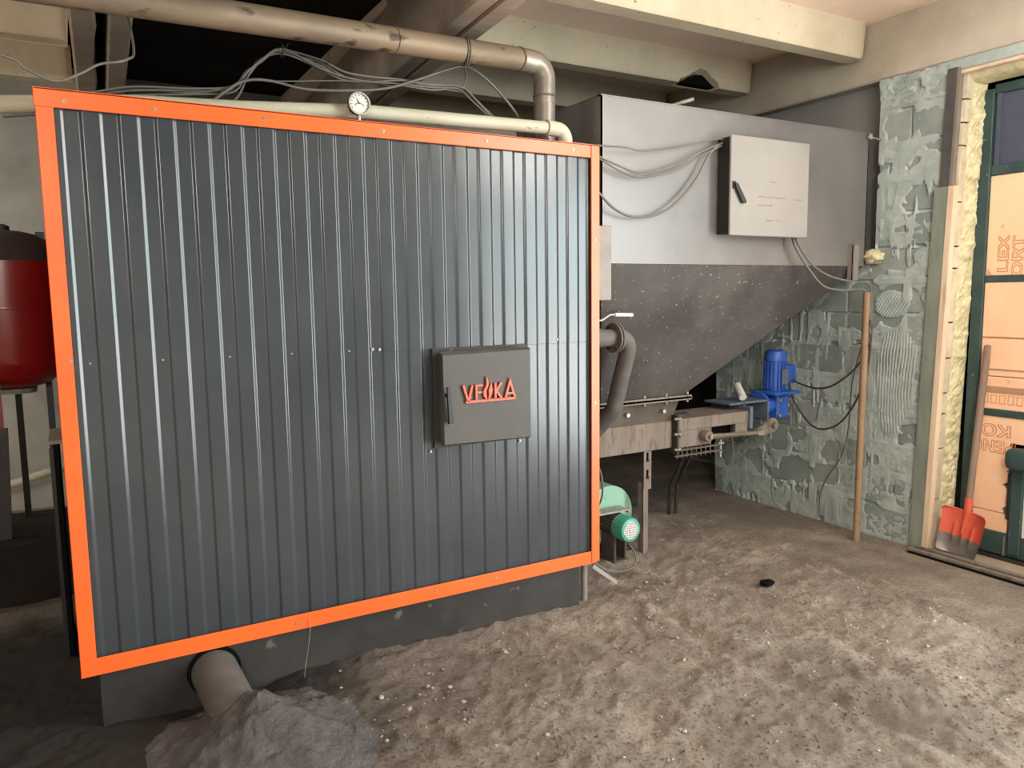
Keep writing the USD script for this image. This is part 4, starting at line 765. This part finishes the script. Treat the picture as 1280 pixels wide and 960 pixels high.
for lab, pts, r, mt in (('upper grey cable from cabinet underside to the pole top', [(3.50, 2.945, 1.80), (3.515, 2.92, 1.74), (3.61, 2.91, 1.645), (3.74, 2.90, 1.585), (3.90, 2.89, 1.555), (4.045, 2.885, 1.545), (4.075, 2.872, 1.50), (4.07, 2.86, 1.40), (4.06, 2.852, 1.2)], 0.0055, 'cable'),
                    ('lower grey cable from cabinet underside to the pole top', [(3.49, 2.955, 1.80), (3.50, 2.93, 1.73), (3.60, 2.915, 1.61), (3.71, 2.905, 1.525), (3.87, 2.895, 1.503), (4.0, 2.888, 1.508), (4.05, 2.875, 1.475), (4.055, 2.855, 1.37), (4.05, 2.85, 1.25)], 0.0065, 'cable'),
                    ('upper black cable hanging from the pole to the blue gearmotor', [(4.062, 2.85, 1.30), (4.066, 2.86, 1.18), (4.07, 2.95, 1.04), (4.08, 3.1, 0.925), (4.11, 3.25, 0.885), (4.13, 3.40, 0.90), (4.125, 3.47, 0.93)], 0.006, 'dark_cable'),
                    ('lower black cable looping from the pole to the blue gearmotor', [(4.05, 2.85, 1.33), (4.06, 2.855, 1.1), (4.07, 2.93, 0.86), (4.09, 3.06, 0.69), (4.10, 3.2, 0.63), (4.12, 3.32, 0.66), (4.13, 3.44, 0.78), (4.12, 3.48, 0.90)], 0.006, 'dark_cable'),
                    ('thin brown cord dropping along the block wall behind the pole', [(4.06, 2.90, 1.2), (4.10, 2.99, 0.95), (4.16, 3.05, 0.65), (4.19, 3.12, 0.45), (4.2, 3.22, 0.30), (4.21, 3.28, 0.16), (4.20, 3.27, 0.02)], 0.0028, 'dark_cable'),
                    ('thin grey cable trailing from gearmotor down to the floor', [(3.80, 3.42, 0.66), (3.87, 3.42, 0.55), (3.93, 3.42, 0.4), (3.98, 3.48, 0.25), (4.02, 3.5, 0.12), (4.06, 3.42, 0.03), (4.1, 3.3, 0.012), (4.12, 3.2, 0.012)], 0.0035, 'cable'),
                    ('grey cable hanging beside the orange trim down to the blower', [(2.15, 3.0, 1.16), (2.17, 3.01, 1.0), (2.18, 3.03, 0.86), (2.22, 3.06, 0.72), (2.30, 3.10, 0.58), (2.33, 3.14, 0.45), (2.31, 3.2, 0.36), (2.24, 3.3, 0.30)], 0.005, 'cable'),
                    ('grey cable looping on the floor in front of the blower', [(2.32, 3.2, 0.10), (2.38, 3.17, 0.05), (2.48, 3.16, 0.025), (2.58, 3.18, 0.03), (2.62, 3.22, 0.075), (2.615, 3.3, 0.14)], 0.005, 'cable'),
                    ('fine wire hanging from the orange bottom trim', [(0.735, 2.872, 0.27), (0.733, 2.868, 0.22), (0.722, 2.868, 0.15), (0.71, 2.866, 0.09), (0.70, 2.862, 0.03)], 0.0016, 'bolt')):
    single('cable', tube(curve(pts, 8), r, 8), M[mt], lab, 'cable', smooth=True)

# ------------------------------------------------------------------ conduit pole
single('conduit_pole', tube([(4.034, 2.876, -0.02), (4.047, 2.876, 1.49)], 0.0205, 18), M['copper'], 'thin brown conduit pole standing on the floor before the block wall', 'pole', smooth=40)

# ------------------------------------------------------------------ shovel
s = thing('shovel', 'red steel shovel leaning against the gate', 'shovel', (4.25, 2.35, 0))
# local frame: u along the handle (up), v across the blade, n normal
tip = np.array([4.262, 2.398, 0.012]); topp = np.array([4.386, 2.362, 1.188]); u = np.array([0.030, -0.028, 0.250]); u /= np.linalg.norm(u); joint = tip + u * 0.262; uh = topp - joint; LH = np.linalg.norm(uh); uh /= LH
v_ = np.array([-0.02, 1.0, 0.0]); v_ -= u * (v_ @ u); v_ /= np.linalg.norm(v_); n_ = np.cross(u, v_)
def blade_pt(a, bb):   # a across -1..1, bb 0..1 along
    wdt = 0.122 * (0.90 + 0.10 * bb) * (1 if bb > 0.16 else 0.80 + 0.20 * math.sqrt(max(0, 1 - (1 - bb / 0.16) ** 2))) * (1 if bb < 0.93 else 1 - 0.10 * ((bb - 0.93) / 0.07) ** 2)
    z = 0.036 * abs(a) ** 3.0 - 0.012 * math.sin(math.pi * bb) 
    for c0 in (-0.42, 0.0, 0.42):
        rr = 0.010 * math.exp(-((a - c0) / 0.075) ** 2) * np.clip((bb - 0.22) / 0.15, 0, 1) * (np.clip((0.72 - bb) / 0.1, 0, 1) if c0 else 1)
        z += rr
    return tip + u * (bb * 0.255) + v_ * a * wdt - n_ * z * (-1)
A = np.linspace(-1, 1, 49); 
def blade(b0, b1, off):
    B = np.linspace(b0, b1, 26); P = np.array([[blade_pt(a_, b_) for b_ in B] for a_ in A]); N = n_ * 0.003
    top_ = arr(grid_mesh(P)); bot = arr(grid_mesh((P + N)[:, ::-1]))
    e = np.concatenate([P[0], P[-1][::-1]]); 
    return trimesh.util.concatenate([top_, bot])
part(s, 'blade', blade(0.40, 1.0, 0), M['shovel_red'], smooth=50, label='worn red upper blade')
part(s, 'blade_tip', blade(0.0, 0.40, 0), M['shovel_steel'], smooth=50, label='bare grey steel blade tip')
part(s, 'rear_lip', tube([blade_pt(a_, 1.0) for a_ in np.linspace(-1, 1, 20)], 0.005, 6), M['shovel_red'], smooth=True)
part(s, 'socket', tube(curve([tip + u * 0.12 + n_ * 0.006, tip + u * 0.19 - n_ * 0.004, joint, joint + uh * 0.07], 5), np.interp(np.linspace(0, 3, 16), [0, 1, 2, 3], [0.007, 0.017, 0.020, 0.0205]), 14), M['shovel_red'], smooth=40)
part(s, 'handle', tube([joint + uh * (0.04 + q * (LH - 0.04)) for q in np.linspace(0, 1, 12)] + [topp + uh * 0.006], [0.0185] * 11 + [0.017, 0.008], 16), M['handle_wood'], smooth=40)

# ------------------------------------------------------------------ expansion tank on the left
e = thing('expansion_tank', 'red expansion tank on dark legs behind the left edge of the boiler', 'tank', (-0.25, 4.7, 0))
prof = [(0.001, 1.055), (0.08, 1.06), (0.16, 1.085), (0.22, 1.135), (0.25, 1.21), (0.25, 1.46), (0.252, 1.463), (0.252, 1.472), (0.25, 1.475), (0.25, 1.70)]
part(e, 'shell', lathe(prof, (-0.25, 4.7, 0), sides=48), M['red'], smooth=40)
part(e, 'dome', lathe([(0.25, 1.70), (0.247, 1.74), (0.225, 1.79), (0.16, 1.835), (0.08, 1.855), (0.001, 1.86)], (-0.25, 4.7, 0), sides=48), M['dark_cap'], smooth=40, label='dusty dark top dome')
part(e, 'top_plug', lathe([(0.03, 1.85), (0.03, 1.88), (0.012, 1.89), (0.001, 1.892)], (-0.25, 4.7, 0), sides=16), M['black'])
part(e, 'lifting_lug', [box(-0.11, -0.07, 4.62, 4.63, 1.80, 1.85)], M['black'])
part(e, 'bottom_flange', lathe([(0.001, 1.035), (0.09, 1.035), (0.095, 1.06), (0.001, 1.06)], (-0.25, 4.7, 0), sides=24), M['bolt'])
part(e, 'leg', hull([(-0.40, 4.50, 1.25), (-0.305, 4.50, 1.25), (-0.40, 4.515, 1.25), (-0.305, 4.515, 1.25), (-0.37, 4.49, 0.86), (-0.305, 4.49, 0.86), (-0.37, 4.505, 0.86), (-0.305, 4.505, 0.86)]), M['red'], label='red upper leg plate')
part(e, 'leg', hull([(-0.37, 4.49, 0.88), (-0.29, 4.49, 0.88), (-0.37, 4.52, 0.88), (-0.29, 4.52, 0.88), (-0.36, 4.48, 0.32), (-0.31, 4.48, 0.32), (-0.36, 4.52, 0.32), (-0.31, 4.52, 0.32)]), M['black_steel'], label='dark lower leg')
part(e, 'leg', box(-0.12, -0.09, 4.72, 4.76, 0.32, 1.16), M['black_steel'])
part(e, 'leg', box(-0.27, -0.24, 4.90, 4.93, 0.32, 1.14), M['black_steel'])
single('tank_plinth', box(-0.62, 0.0, 4.42, 5.05, -0.02, 0.325, 0.02), M['dark_matte'], 'dark concrete plinth under the red expansion tank', 'plinth')
single('drain_pipe', tube([(-1.2, 6.05, 0.10), (-0.359, 6.0, 0.306), (-0.134, 6.0, 0.364), (0.6, 6.0, 0.53)], 0.028, 12), M['white_pipe'], 'sloping pale pipe low at the back wall behind the tank', 'pipe', smooth=40)
